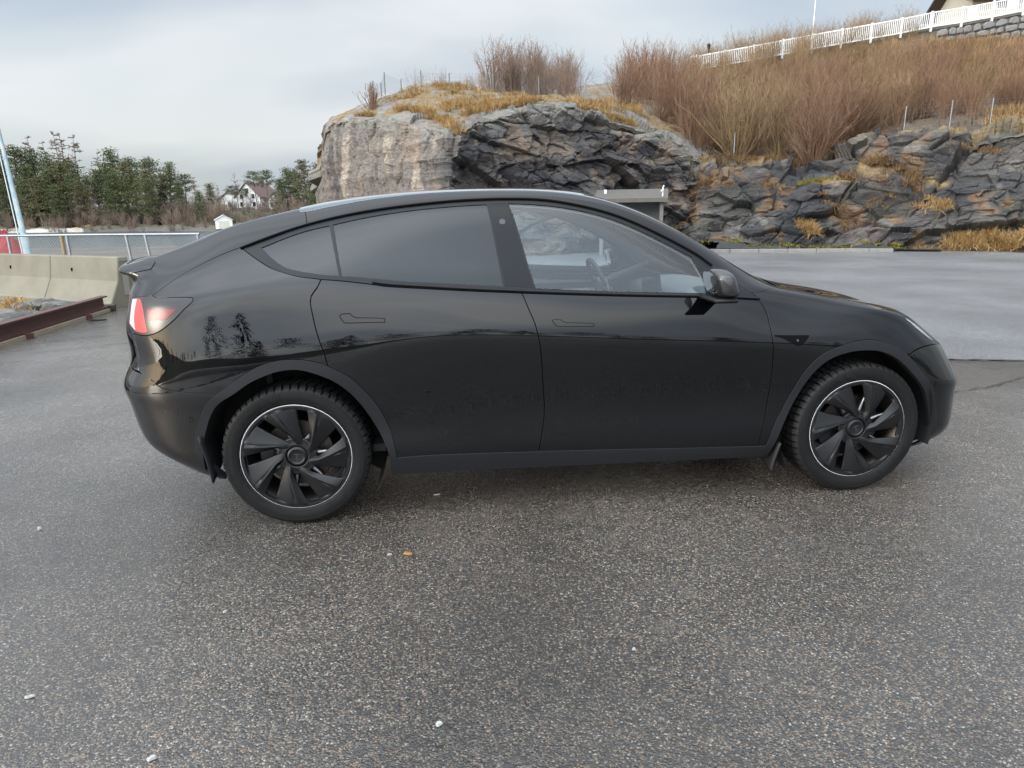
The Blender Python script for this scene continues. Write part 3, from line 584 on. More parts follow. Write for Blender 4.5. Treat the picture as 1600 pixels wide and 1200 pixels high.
col = lerp(col, (.13, .115, .095), sstep(nz2, .30, .62)*.6); col = lerp(col, (.050, .037, .033), sstep(fbm(pf*.55, 3, 135), .18, .4)*.5)
black = np.exp(-((px-1262+.25*(pf[:, 2]*10))/30.)**2)*(row < 170)*sstep(nz2, -.7, -.1); col = lerp(col, (.010, .011, .014), np.clip(black*1.2, 0, 1))     # wet seep down the face
iron = sstep(fbm(pf*np.array([1.1, 1.1, .8]), 3, 161), .40, .64)*.5*face; col = lerp(col, (.15, .080, .028), iron)
ledge = np.clip(np.exp(-((row-94)/5.)**2)+np.exp(-((row-174)/5.)**2), 0, 1); col = lerp(col, (.21, .14, .05), ledge*sstep(nz, -.3, .2)*.8)
slope = sstep(row, 176, 186); col = lerp(col, (.085, .052, .026), slope*.9)
me = fastmesh('cliff', PBd, gridfaces(nB, rB)[:, ::(1 if sg > 0 else -1)], True); set_color(me, 'rock', np.clip(col*.95, .006, .9)); set_attr(me, 'wet', np.clip(face*(.30+.7*nz+black), 0, 1))
me.set_sharp_from_angle(angle=R(24)); tag(link('cliff', me, M['rock']), kind='structure')
CLIFF = (PBd.reshape(nB, rB, 3), qB)
def on(surf, px, row):
    """a point of a swept rock surface at image column px and (fractional) row"""
    P, q = surf; i = np.clip(np.interp(px, q, np.arange(len(q))), 0, len(q)-1.001); j = np.clip(row, 0, P.shape[1]-1.001)
    a, b = int(i), int(j); fa, fb = i-a, j-b
    return P[a, b]*(1-fa)*(1-fb)+P[a+1, b]*fa*(1-fb)+P[a, b+1]*(1-fa)*fb+P[a+1, b+1]*fa*fb
# kerb in front of the cliff
m_kerb = pmat('kerb_granite', (.16, .15, .135), .8, noise=(9, (.22, .21, .19), .2), bump=(60, .3, .004))
ks = [at(x, y, D) for x, y, D in ((1065, 397, 24.6), (1140, 395, 24.2), (1230, 394.4, 23.9), (1320, 394, 23.6), (1395, 394.6, 23.2))]
kerb = empty('kerb', (0, 0, 0), 0, 'low pale granite kerb along the foot of the lower cliff', 'kerb')
for i in range(len(ks)-1):
    a, b = np.array(ks[i]), np.array(ks[i+1]); n = max(1, int(round(np.linalg.norm(b-a)/1.0)))
    for k in range(n):
        p, q = a+(b-a)*k/n, a+(b-a)*(k+1)/n; c = (p+q)/2; l = np.linalg.norm((q-p)[:2])-.012
        mb = MB(); mb.box((c[0], c[1], .045), (l, .16, .15), rz=math.atan2(q[1]-p[1], q[0]-p[0]), bev=.012); mb.build('kerb_stone', m_kerb, kerb)
# verge behind the kerb: asphalt strip
vp = [at(x, y, D)[:2] for x, y, D in ((1060, 396.5, 24.9), (1395, 394.2, 23.45), (1470, 394.6, 22.9), (1470, 393, 24.6), (1230, 392.5, 25.6), (1060, 393, 26.5))]
sheet('verge', vp, .05, M['seam'])

# ------------------------------------------------------------------ left side: barriers, steel channel, shore rocks, railing, mast, net heap
M['concrete'] = pmat('barrier_concrete', (.135, .124, .092), .85, noise=(2.2, (.185, .171, .13), .22), bump=(40, .25, .006))
dirv = np.array([-9.19+6.31, 10.11-8.18]); dirv /= np.linalg.norm(dirv); nrm = np.array([-dirv[1], dirv[0]]); nrm = nrm*np.sign(nrm@np.array([.5, 1]))
ang = math.atan2(dirv[1], dirv[0])
prof = [(0, 0), (0, .085), (.035, .11), (.185, .425), (.20, .455), (.255, .845), (.268, .86), (.42, .86), (.433, .845), (.488, .455), (.503, .425), (.653, .11), (.688, .085), (.688, 0)]
blabel = ['concrete traffic barrier nearest the car tail, its end face showing', 'concrete traffic barrier second from the car tail, cut by the left edge']
for k in range(2):
    L0, L1 = k*2.0+.006, (k+1)*2.0-.006
    base = np.array([-6.31, 8.18])
    b_ = empty('concrete_barrier', (0, 0, 0), 0, blabel[k], 'barrier', 'concrete traffic barriers')
    rows = []
    for l in (L0, L0+.012, L0+.5, L0+1., L1-.012, L1):
        e = .012 if l in (L0, L1) else 0
        rows.append([(*(base+dirv*l+nrm*(d+(e if d < .34 else -e))), max(0, z-e*(z > .1))-.02) for d, z in prof])
    mb = MB(); mb.grid(rows); n = len(prof); mb.add(rows[0], [tuple(range(n))]); mb.add(rows[-1], [tuple(range(n))[::-1]]); mb.build('barrier_body', M['concrete'], b_, smooth=14)
    # lifting slots and the joint keyway on the end
    for l in (L0+1.32,):
        c = base+dirv*l+nrm*.236; mb = MB(); mb.box((c[0], c[1], .60), (.035, .05, .06), rz=ang); mb.build('lifting_slot', M['gap'], b_)
    c = base+dirv*(L0-.002)+nrm*.344; mb = MB(); mb.box((c[0], c[1], .40), (.012, .10, .42), rz=ang); mb.box((c[0], c[1], .80), (.014, .14, .06), rz=ang); mb.build('joint_key', pmat('key_concrete', (.22, .21, .175), .9), b_)
# rusty-red steel channel on timber along the edge of the car park
M['redsteel'] = pmat('red_oxide_steel', (.060, .023, .021), .45, noise=(6, (.090, .038, .032), .25), bump=(30, .15, .003))
M['timber'] = pmat('weathered_timber', (.30, .25, .18), .85, noise=(12, (.22, .18, .13), .25))
bx0, by0, bx1, by1 = -6.18, 7.72, -5.93, 1.2
t = np.array([bx1-bx0, by1-by0]); t /= np.linalg.norm(t); nn = np.array([-t[1], t[0]]);  nn = nn if nn[0] > 0 else -nn
beam = empty('steel_channel', (bx0, by0, 0), 0, 'long red-brown steel channel lying along the edge of the asphalt', 'steel beam')
pr = [(.10, .06), (.10, .082), (.035, .092), (.028, .10), (.028, .215), (.035, .225), (.10, .235), (.10, .257), (.0, .262), (0, .055)]
rows = [[(*(np.array([0, 0])+t*l+nn*(d-.05)), z) for d, z in pr] for l in (0, 1.5, 3, 6.6)]
mb = MB(); mb.grid([r_+[r_[0]] for r_ in rows]); mb.add(rows[0], [tuple(range(len(pr)))]); mb.build('channel_web', M['redsteel'], beam, smooth=25)
rows = [[(*(t*l+nn*d), z) for d, z in ((-.10, .0), (.085, .0), (.085, .05), (-.10, .05))] for l in (.05, 3, 6.6)]
mb = MB(); mb.grid([r_+[r_[0]] for r_ in rows]); mb.add(rows[0], [(0, 1, 2, 3)]); mb.build('timber_sole', M['timber'], beam)
for l in (.9, 2.6, 4.4): mb = MB(); p = t*l+nn*.075; mb.box((p[0], p[1], .035), (.05, .16, .07), rz=math.atan2(t[1], t[0])); mb.build('bracket', M['redsteel'], beam)
br = empty('steel_shoe', (0, 0, 0), 0, 'small grey steel shoe lying at the end of the red-brown channel', 'metal fitting')
p = at(170, 485, 11.3); p = np.array([p[0], p[1], 0]); mb = MB(); mb.box((p[0], p[1], .05), (.22, .12, .10), rz=.3, bev=.01); mb.build('shoe_plate', M['steel'], br); mb = MB(); mb.box((p[0]-.02, p[1]-.07, .05), (.10, .03, .06), rz=.3); mb.build('shoe_slot', M['gap'], br)
# dark flat scrap on the asphalt
p = at(153, 501, 10.2); mb = MB(); P = [(p[0]+a, p[1]+b, .010+c) for a, b, c in ((-.12, -.02, 0), (-.05, -.05, .012), (.06, -.04, .004), (.13, .0, .012), (.05, .05, .006), (-.07, .04, .010))]; mb.add(P, [tuple(range(6))]); mb.add([(x, y, .006) for x, y, z in P], [tuple(range(6))[::-1]]); 
mb.f += [(i, i+6, (i+1) % 6+6, (i+1) % 6) for i in range(6)]; mb.m += [0]*6; tag(mb.build('rubber_scrap', M['dark']), 'small dark scrap of rubber lying on the asphalt near the steel channel', 'scrap')

# shore bank between the channel and the barriers: rough ground going down to the sea
gx, gy = np.meshgrid(np.linspace(-30, -6.0, 150), np.linspace(-14, 9.9, 150), indexing='ij'); P = np.stack([gx.ravel(), gy.ravel(), np.zeros(gx.size)], 1)
d = np.maximum(0, -6.25-P[:, 0]); f1, f2, idc = worley(P*np.array([1.3, 1.3, 1]), 5)
P[:, 2] = -.12-.13*d-.016*d*d*(d > 2)+np.where(d > .25, 1, d*4)*(.30*(idc-.45)*sstep(f2-f1, .05, .3)+.10*fbm(P*1.5, 4, 8))
P[:, 2] = np.where(P[:, 0] > -6.3, np.minimum(P[:, 2], -.06), P[:, 2]); 
cc = lerp((.085, .08, .072), (.15, .145, .135), idc); mossy = sstep(fbm(P*1.2, 3, 44)+.35*(1-sstep(f2-f1, .05, .25)), .0, .35); cc = lerp(cc, (.10, .095, .022), mossy*.8); cc = lerp(cc, (.20, .13, .045), sstep(fbm(P*.9+3, 3, 49), .1, .4)*.7)
me = fastmesh('shore_bank', P, gridfaces(150, 150), True); set_color(me, 'rock', cc); set_attr(me, 'wet', np.zeros(len(P))); me.set_sharp_from_angle(angle=R(35)); tag(link('shore_bank', me, M['rock']), kind='structure')
# loose boulders on the bank
def boulder_mesh(seed, n=2):
    bm = bmesh.new(); bmesh.ops.create_icosphere(bm, subdivisions=3, radius=1); v = np.array([q.co[:] for q in bm.verts]); 
    f1, f2, idc = worley(v*1.1+seed*3.3, seed); g1, g2, idg = worley(v*2.3+seed, seed+9)
    s = 1+.30*(idc-.5)+.12*(idg-.5)+.06*fbm(v*4+seed, 3, seed); v = v*s[:, None]; v = np.sign(v)*np.abs(v)**.85
    for q, c in zip(bm.verts, v): q.co = c
    me = bpy.data.meshes.new('boulder'); bm.to_mesh(me); bm.free(); me.polygons.foreach_set('use_smooth', [True]*len(me.polygons)); me.set_sharp_from_angle(angle=R(24))
    nz_ = fbm(v*1.5+seed, 3, seed); set_color(me, 'rock', lerp((.085, .08, .074), (.17, .165, .15), sstep(nz_, -.4, .5))); set_attr(me, 'wet', np.zeros(len(v))); return me
BM = [boulder_mesh(s) for s in (1, 2, 3, 4)]
spots = [(12, 505, 10.6, .42, 'broad pale grey boulder at the left edge behind the steel channel'), (45, 498, 10.8, .34, 'flat grey boulder beside the mossy patch behind the channel'), (66, 477, 11.9, .30, 'mossy boulder against the foot of the barrier joint'), (92, 480, 11.4, .28, 'dark grey boulder under the barrier right of the joint'), (30, 483, 11.6, .24, 'small boulder in the dry grass below the left barrier'), (115, 487, 10.9, .20, 'small grey boulder just above the middle of the steel channel'), (5, 522, 9.6, .30, 'dark boulder low at the left edge by the channel'), (80, 496, 10.6, .22, 'rounded boulder between channel and barriers with moss around it')]
for i, (px_, py_, D, s, lb) in enumerate(spots):
    p = at(px_, py_, D); o = link('boulder', BM[i % 4], M['rock']); o.location = (p[0], p[1], p[2]-.04); o.scale = (s, s*.8, s*.55); o.rotation_euler = (0, 0, i*1.3); tag(o, lb, 'boulder', 'boulders on the shore bank')

# galvanised railing with wire mesh along the quay
M['galv'] = pmat('galvanised_steel', (.30, .32, .335), .42, metal=.75, noise=(14, (.22, .24, .25), .2)); M['wood_post'] = pmat('wood_post', (.30, .215, .13), .8, noise=(20, (.22, .15, .09), .3))
rl = empty('quay_railing', (0, 0, 0), 0, 'galvanised quay railing with wire mesh behind the concrete barriers', 'railing')
A = np.array(at(-60, 372, 18.2)); B = np.array(at(312, 367.5, 17.0)); A[2] = B[2] = 1.08
def rp_(s, z): p = A+(B-A)*s; return (p[0], p[1], z)
def rail_s(px_):                                                   # where along the railing image column px_ falls
    ss = np.linspace(0, 1, 400); q = A+(B-A)*ss[:, None]; d = q-_CV; return float(ss[np.argmin(np.abs(800+FPX*(d@_RV)/(d@_FV)-px_))])
mb = MB(); mb.tube([rp_(0, 1.08), rp_(.5, 1.085), rp_(1, 1.08)], .030, 8); mb.build('top_rail', M['galv'], rl, smooth=60)
mb = MB(); mb.tube([rp_(0, .15), rp_(1, .15)], .022, 8); mb.build('bottom_rail', M['galv'], rl, smooth=60)
for px_, lean, mat_ in ((12, .0, 'galv'), (104, .03, 'galv'), (96, .02, 'wood_post'), (196, .10, 'galv'), (226, .12, 'galv'), (309, .03, 'galv')):
    s = rail_s(px_); a = np.array(rp_(s, 1.07)); b_ = np.array(rp_(s, 0)); u = (B-A)/np.linalg.norm(B-A); b_ = b_+u*lean
    mb = MB(); mb.tube([b_, a], .034 if mat_ == 'galv' else .045, 8); mb.build('post', M[mat_], rl, smooth=60)
mb = MB(); nW = 150; u = np.linspace(0, 1, nW)
Lr = np.linalg.norm((B-A)[:2]); h = .93; k = int(Lr/.075); Pm = []
for i in range(k):
    for dr in (1, -1):
        s0 = i/k; s1 = s0+dr*h/Lr
        if 0 <= s1 <= 1: Pm.append([rp_(s0, .15), rp_((s0+s1)/2, .15+h/2), rp_(s1, .15+h)])
Pm = np.array(Pm); v, f = tubes(Pm, np.full(Pm.shape[:2], .0022), 3); o = link('wire_mesh', fastmesh('wire_mesh', v, f), M['galv'], rl); tag(o, kind='stuff')
# pale blue leaning mast and red net heap
M['bluepaint'] = pmat('pale_blue_paint', (.16, .27, .31), .5, noise=(5, (.32, .34, .33), .15), bump=(25, .2, .004))
ms = empty('leaning_mast', (0, 0, 0), 0, 'pale blue weathered mast leaning to the left above the quay', 'mast')
b0 = np.array(at(46, 400, 19.5)); b0[2] = 0; t0 = np.array(at(-2, 205, 19.8)); t1 = t0+(t0-b0)*.35
q = [b0, b0+(t0-b0)*.25, b0+(t0-b0)*.26, t0, t1]; mb = MB(); mb.tube(q, [.11, .105, .075, .05, .04], 12); mb.build('mast_tube', M['bluepaint'], ms, smooth=50)
mb = MB(); dq = np.array([-.10, -.04, 0]); mb.tube([b0+dq*1.4+np.array([0, 0, .5]), t0+dq], .016, 6); mb.build('mast_cable', M['galv'], ms, smooth=60)
M['net'] = pmat('red_net', (.32, .030, .035), .75, noise=(9, (.20, .02, .025), .25), bump=(45, .9, .02))
nx, ny = 80, 60; gx, gy = np.meshgrid(np.linspace(-1, 1, nx), np.linspace(-1, 1, ny), indexing='ij'); r2 = np.sqrt(gx**2+gy**2)
P = np.stack([gx.ravel()*1.5, gy.ravel()*.9, np.zeros(gx.size)], 1); hz = 1.0*np.clip(1-r2.ravel()**1.6, 0, 1)**.7; hz = hz*(1+.35*fbm(P*1.7, 3, 3))+.14*ridged(P*3.1, 3, 6)*np.clip(1.1-r2.ravel(), 0, 1)
P[:, 2] = np.maximum(hz, -.01); c = np.array(at(-12, 400, 20.5)); P += [c[0], c[1], 0]
me = fastmesh('net_heap', P, gridfaces(nx, ny), True); me.set_sharp_from_angle(angle=R(40)); tag(link('net_heap', me, M['net']), 'crumpled heap of red fishing net behind the railing at the left edge', 'net heap')

# ------------------------------------------------------------------ concrete shelter against the outcrop
M['shelter'] = pmat('shelter_concrete', (.15, .146, .136), .9, noise=(3, (.105, .103, .098), .22), bump=(50, .3, .004)); M['shelter_in'] = pmat('shelter_lining', (.20, .22, .23), .8, noise=(4, (.16, .175, .185), .2))
M['slab'] = pmat('roof_slab', (.105, .098, .086), .9, noise=(5, (.075, .07, .062), .25), bump=(40, .4, .006))
s0 = np.array(at(939, 396, 23.4)); s1 = np.array(at(1031, 396, 23.0)); a = (s1-s0)[:2]; wS = float(np.linalg.norm(a)); angS = math.atan2(a[1], a[0])
sh = empty('concrete_shelter', (s0[0], s0[1], 0), angS, 'open-fronted grey concrete shelter with a flat roof at the foot of the rock', 'shelter')
dS = 1.5; hf, hb = 1.80, 2.06
for nm, x in (('side_wall', 0), ('side_wall', wS)):
    mb = MB(); y0, y1 = 0, dS; w = .12
    v = [(x-w/2, y0, 0), (x+w/2, y0, 0), (x+w/2, y1, 0), (x-w/2, y1, 0), (x-w/2, y0, hf), (x+w/2, y0, hf), (x+w/2, y1, hb), (x-w/2, y1, hb)]
    mb.add(v, [(0, 3, 2, 1), (4, 5, 6, 7), (0, 1, 5, 4), (1, 2, 6, 5), (2, 3, 7, 6), (3, 0, 4, 7)]); mb.build(nm, M['shelter'], sh)
mb = MB(); mb.box((wS/2, dS-.07, hb/2-.01), (wS-.13, .12, hb-.03)); mb.build('back_wall', M['shelter_in'], sh)
mb = MB(); v = [(-.30, -.22, hf-.035), (wS+.20, -.22, hf-.035), (wS+.20, dS+.2, hb+.05), (-.30, dS+.2, hb+.05)]; v = v+[(x, y, z+.13) for x, y, z in v]
mb.add(v, [(0, 3, 2, 1), (4, 5, 6, 7), (0, 1, 5, 4), (1, 2, 6, 5), (2, 3, 7, 6), (3, 0, 4, 7)]); mb.build('roof_slab', M['slab'], sh)
mb = MB(); mb.box((wS*.5, dS*.62, .44), (wS*.8, .38, .06), bev=.01); mb.box((wS*.2, dS*.62, .21), (.08, .30, .41)); mb.box((wS*.8, dS*.62, .21), (.08, .30, .41)); mb.build('bench', M['timber'], sh)
mb = MB(); mb.tube([(wS+.02, .1, hf+.08), (wS+.02, .1, hf+.42), (wS+.05, .08, hf+.50)], .022, 8); mb.tube([(wS+.02, .1, hf+.30), (wS-.02, -.0, hf+.33)], .03, 8); mb.build('roof_lamp', M['ring'], sh, smooth=50)
mb = MB(); mb.tube([(.05, .9, hb+.02), (.05, .9, hb+.16)], .05, 8); mb.build('roof_stub', M['ring'], sh, smooth=50)

# ------------------------------------------------------------------ garden wall, white picket fence, house corner, flagpole, lantern
M['white'] = pmat('white_paint', (.68, .68, .655), .5); M['wallstone'] = pmat('granite_block', (.14, .138, .132), .85, noise=(3, (.21, .207, .20), .25), bump=(14, .6, .03)); M['mortar'] = pmat('mortar', (.11, .10, .082), .95, noise=(8, (.15, .138, .115), .2))
fl = [(1085, 112), (1180, 95), (1260, 80), (1340, 66), (1400, 55.5), (1462, 43), (1509, 36), (1600, 19), (1680, 4)]
DF = 46.
def fline(px_): return np.array(at(px_, np.interp(px_, [p[0] for p in fl], [p[1] for p in fl]), DF+(1340-px_)*.004))
pf_ = empty('picket_fence', tuple(fline(1340)), 0, 'long white picket fence along the top of the brown slope', 'fence')
base0 = fline(1340); xs_ = np.arange(1078, 1685, 1.0); ptsF = np.array([fline(x) for x in xs_]); Lc = np.concatenate([[0], np.cumsum(np.linalg.norm(np.diff(ptsF, axis=0), axis=1))])
def fp(l): return np.array([np.interp(l, Lc, ptsF[:, i]) for i in range(3)])-base0
tot = Lc[-1]; HF = 1.0; l = 0.; rails = []
def vbox(mb, p, w, d, z0, z1): mb.box((p[0], p[1], p[2]+(z0+z1)/2), (w, d, z1-z0))
pick = MB(); vbox(pick, (0, 0, 0), .045, .03, .06, HF-.05); pk = pick.mesh('picket'); pk.materials.append(M['white'])
n_p = int(tot/.125); near_right = []
for i in range(n_p):
    lp = i*.125; p = fp(lp); near_right.append((lp, p))
for lp, p in near_right[-300:]:
    o = bpy.data.objects.new('picket', pk); COL.objects.link(o); o.parent = pf_; o.location = p
mb = MB()
for lp, p in near_right[:-300]: vbox(mb, p, .045, .03, .06, HF-.05)
if near_right[:-300]: tag(mb.build('far_pickets', M['white'], pf_), kind='stuff')
for z0, z1, nm in ((.06, .14, 'bottom_rail'), (HF-.08, HF, 'top_rail')):
    q = [fp(x) for x in np.linspace(0, tot, 60)]; mb = MB(); mb.grid([[(p[0], p[1]-.03, p[2]+z0), (p[0], p[1]-.03, p[2]+z1), (p[0], p[1]+.03, p[2]+z1), (p[0], p[1]+.03, p[2]+z0), (p[0], p[1]-.03, p[2]+z0)] for p in q]); mb.build(nm, M['white'], pf_)
pst = MB(); vbox(pst, (0, 0, 0), .11, .11, -.2, HF+.06); pm = pst.mesh('post'); pm.materials.append(M['white'])
for lp in np.arange(.4, tot, 1.95):
    o = bpy.data.objects.new('fence_post', pm); COL.objects.link(o); o.parent = pf_; o.location = fp(lp)
# solid boards towards the house
for a, b_ in ((1509, 1525), (1571, 1588)):
    la, lb = np.interp([a, b_], xs_, Lc); p, q = fp(la), fp(lb); mb = MB(); mb.grid([[(p[0], p[1]-.045, p[2]+.1), (p[0], p[1]-.045, p[2]+HF-.02)], [(q[0], q[1]-.045, q[2]+.1), (q[0], q[1]-.045, q[2]+HF-.02)]]); mb.build('solid_board', M['white'], pf_)
# dry-stone looking wall: irregular blocks set in mortar
gw = empty('garden_wall', tuple(fline(1520)), 0, 'grey rubble stone wall under the right end of the white fence', 'stone wall')
g0 = fline(1520); la, lb, lc = (float(np.interp(x, xs_, Lc)) for x in (1345, 1455, 1690))
def gp(l, z, dy=0): q = fp(l)+base0-g0; return (q[0], q[1]+.10+dy, q[2]+z)
mb = MB(); mb.grid([[gp(x, -2.3, .05), gp(x, -.08, .05), gp(x, .0, .05), gp(x, .0, .5)] for x in np.linspace(la, lc, 40)]); mb.build('mortar_bed', M['mortar'], gw)
mb = MB(); mb.grid([[gp(x, -.10, -.06), gp(x, .045, -.06), gp(x, .045, .5)] for x in np.linspace(la, lc, 40)]); mb.build('coping', M['mortar'], gw)
rs = random.Random(12); cells = []; ly = -.13
while ly > -1.9:
    hh = .40+.22*rs.random(); x = lb+(.6*rs.random())
    while x < lc:
        w = .42+.55*rs.random(); cells.append((x, ly-hh, min(w, lc-x), hh)); x += w
    ly -= hh
for (x, z, w, hh) in cells:
    n = 7; cx_, cz_ = x+w/2, z+hh/2; ring = []
    for k in range(n):
        a = 2*math.pi*(k+rs.random()*.5)/n; sx, sz = math.cos(a), math.sin(a); s = 1/max(abs(sx), abs(sz)); s = min(s, 1.22)
        ring.append((cx_+sx*s*w*.5*.93*(.82+.2*rs.random())+.05*(rs.random()-.5), cz_+sz*s*hh*.5*.93*(.80+.24*rs.random())))
    v = [gp(a, b_, .02) for a, b_ in ring]+[gp(a, b_, -.07-.03*rs.random()) for a, b_ in ring]+[gp(cx_+(a-cx_)*.75, cz_+(b_-cz_)*.75, -.11-.03*rs.random()) for a, b_ in ring]
    f = [(k, (k+1) % n, (k+1) % n+n, k+n) for k in range(n)]+[(k+n, (k+1) % n+n, (k+1) % n+2*n, k+2*n) for k in range(n)]+[tuple(range(2*n, 3*n))]
    mb = MB(); mb.add(v, f); mb.build('stone', M['wallstone'], gw)
# house corner behind the fence
M['cream'] = pmat('cream_boards', (.52, .49, .40), .6, bump=(3, .1, .01)); M['roofdark'] = pmat('dark_roof', (.10, .075, .06), .8, noise=(6, (.06, .045, .04), .3))
h0 = np.array(at(1512, 30, 52)); hs = empty('cream_house', tuple(h0), R(-14), 'corner of a cream house with dark eaves above the white fence', 'house')
mb = MB(); mb.box((4.5, 3.0, 1.0), (8.6, 6, 5.4)); mb.build('wall', M['cream'], hs)
for k in range(14):
    mb = MB(); mb.box((4.5, -.012, -1.5+k*.36), (8.62, .03, .012)); mb.build('board_shadow_gap', M['mortar'], hs)
ez = float(at(1506, 2, 52)[2]-h0[2])
mb = MB(); v = [(-.75, -.75, ez), (9.8, -.75, ez), (9.8, 3, ez+2.0), (-.75, 3, ez+2.0), (-.75, 6.8, ez), (9.8, 6.8, ez)]; v2 = [(x, y, z+.16) for x, y, z in v]
mb.add(v+v2, [(0, 3, 2, 1), (3, 4, 5, 2), (6, 7, 8, 9), (9, 8, 11, 10), (0, 1, 7, 6), (0, 6, 9, 3), (3, 9, 10, 4), (1, 2, 8, 7), (2, 5, 11, 8), (4, 10, 11, 5)]); rf = mb.build('roof', M['roofdark'], hs)
mb = MB(); mb.box((4.5, -.72, ez-.07), (10.5, .05, .16)); mb.build('fascia', M['cream'], rf)
mb = MB(); mb.box((4.5, -.35, ez-.02), (9.6, .68, .03)); mb.build('soffit', pmat('soffit', (.42, .33, .20), .8), rf)
for x in (2.4, 5.2): 
    mb = MB(); mb.box((x, -.03, 1.2), (1.1, .08, 1.3)); w_ = mb.build('window', M['white'], hs); mb = MB(); mb.box((x, -.075, 1.2), (.9, .02, 1.1)); mb.build('pane', M['screen'], w_)
# flagpole
f0 = np.array(at(1269, 62, 58)); fpz = empty('flagpole', tuple(f0), 0, 'tall slender white flagpole behind the white fence', 'flagpole')
mb = MB(); mb.tube([(0, 0, -1), (0, 0, 4), (0, 0, 9)], [.045, .034, .022], 10); mb.build('pole', M['white'], fpz, smooth=60); mb = MB(); mb.tube([(0, 0, -1), (0, 0, -.6)], .12, 10); mb.build('pole_foot', M['galv'], fpz, smooth=50)
# garden lantern on a post
g = np.array(at(1106, 103, 49)); ln = empty('garden_lantern', tuple(g), 0, 'small dark lantern on a thin post among the shrub tops by the fence', 'lantern')
mb = MB(); mb.tube([(0, 0, -1.2), (0, 0, 1.05)], .035, 8); mb.build('lantern_post', M['dark'], ln)
mb = MB(); q = [(.06, 1.05), (.13, 1.35), (.15, 1.37), (.02, 1.52), (0, 1.60)]; mb.grid([[(r*math.cos(a), r*math.sin(a), z) for r, z in q] for a in np.arange(6)*math.pi/3], close_u=True); mb.build('lantern_head', M['dark'], ln)

# wire fence posts on the crown of the outcrop, and mesh between them
fo = empty('crown_fence', (0, 0, 0), 0, 'thin steel-post wire fence along the grassy crown of the outcrop', 'fence')
M['postgreen'] = pmat('grey_green_post', (.12, .145, .14), .6)
cp = [(581, 160, 131, 27.5), (585, 160, 128, 28), (596, 145, 130, 29.5), (602, 142, 114, 31), (628, 152, 125, 28.5), (659, 149, 112, 28), (703, 150, 116, 28.5), (771, 150, 112, 29), (842, 163, 122, 29.5), (882, 165, 128, 30.5)]
tops = []
for (px_, yb, yt, D) in cp:
    a, b_ = np.array(at(px_, yb+6, D)), np.array(at(px_, yt, D)); mb = MB(); mb.tube([a, (a[0], a[1], b_[2])], .026, 6); mb.build('post', M['postgreen'], fo); tops.append((np.array([a[0], a[1], a[2]+.1]), np.array([a[0], a[1], b_[2]-.05])))
W = []
for (a0, a1), (b0_, b1) in zip(tops[:-1], tops[1:]):
    n = max(4, int(np.linalg.norm(b0_-a0)/.12))
    for j in range(8): s = j/7; W.append([a0+(a1-a0)*s, (a0+(a1-a0)*s+b0_+(b1-b0_)*s)/2-np.array([0, 0, .03]), b0_+(b1-b0_)*s])
    for i in range(n): s = i/n; p, q = a0+(b0_-a0)*s, a1+(b1-a1)*s; W.append([p, (p+q)/2, q])
W = np.array(W); v, f = tubes(W, np.full(W.shape[:2], .0022), 3); tag(link('wire_mesh', fastmesh('wire_mesh', v, f), M['postgreen'], fo), kind='stuff')
# wire fence along the top of the right cliff
fo2 = empty('cliff_fence', (0, 0, 0), 0, 'thin wire mesh fence along the edge of the right-hand cliff top', 'fence'); tops = []
for (px_, yb, yt, D) in [(1146, 240, 208, 27.5), (1410, 212, 168, 27), (1482, 200, 158, 26.5), (1545, 196, 155, 26), (1608, 192, 152, 25.5)]:
    a, b_ = np.array(at(px_, yb+8, D)), np.array(at(px_, yt, D)); mb = MB(); mb.tube([a, (a[0], a[1], b_[2])], .022, 6); mb.build('post', M['galv'], fo2); tops.append((np.array([a[0], a[1], a[2]+.15]), np.array([a[0], a[1], b_[2]-.03])))
W = []
for (a0, a1), (b0_, b1) in list(zip(tops[:-1], tops[1:]))[1:]:
    n = max(4, int(np.linalg.norm(b0_-a0)/.13))
    for j in range(9): s = j/8; W.append([a0+(a1-a0)*s, (a0+(a1-a0)*s+b0_+(b1-b0_)*s)/2, b0_+(b1-b0_)*s])
    for i in range(n): s = i/n; p, q = a0+(b0_-a0)*s, a1+(b1-a1)*s; W.append([p, (p+q)/2, q])
W = np.array(W); v, f = tubes(W, np.full(W.shape[:2], .0020), 3); tag(link('wire_mesh', fastmesh('wire_mesh', v, f), M['galv'], fo2), kind='stuff')

# ------------------------------------------------------------------ car panels
LU = float(np.linalg.norm(np.diff(BODY[:, 4, :], axis=0), axis=-1).sum())
LS = float(np.linalg.norm(np.diff(BODY[4:13].mean(0), axis=0), axis=-1).sum())
MET = np.array([LU, LS])
def smooth_seg(pts, step=.018):
    """Catmull-Rom through one boundary segment, resampled in metres"""
    P = np.asarray(pts, float)*MET
    if len(P) == 2: Q = P
    else:
        E = np.vstack([2*P[0]-P[1], P, 2*P[-1]-P[-2]]); Q = []
        for i in range(1, len(E)-2):
            t = np.linspace(0, 1, 9)[:-1, None]; a, b, c, d = E[i-1], E[i], E[i+1], E[i+2]
            Q.append(.5*((2*b)+(c-a)*t+(2*a-5*b+4*c-d)*t**2+(3*b-a-3*c+d)*t**3))
        Q = np.vstack(Q+[P[-1:]])
    L = np.concatenate([[0], np.cumsum(np.linalg.norm(np.diff(Q, axis=0), axis=1))]); n = max(1, int(round(L[-1]/step)))
    s = np.linspace(0, L[-1], n+1)
    return np.stack([np.interp(s, L, Q[:, 0]), np.interp(s, L, Q[:, 1])], 1)
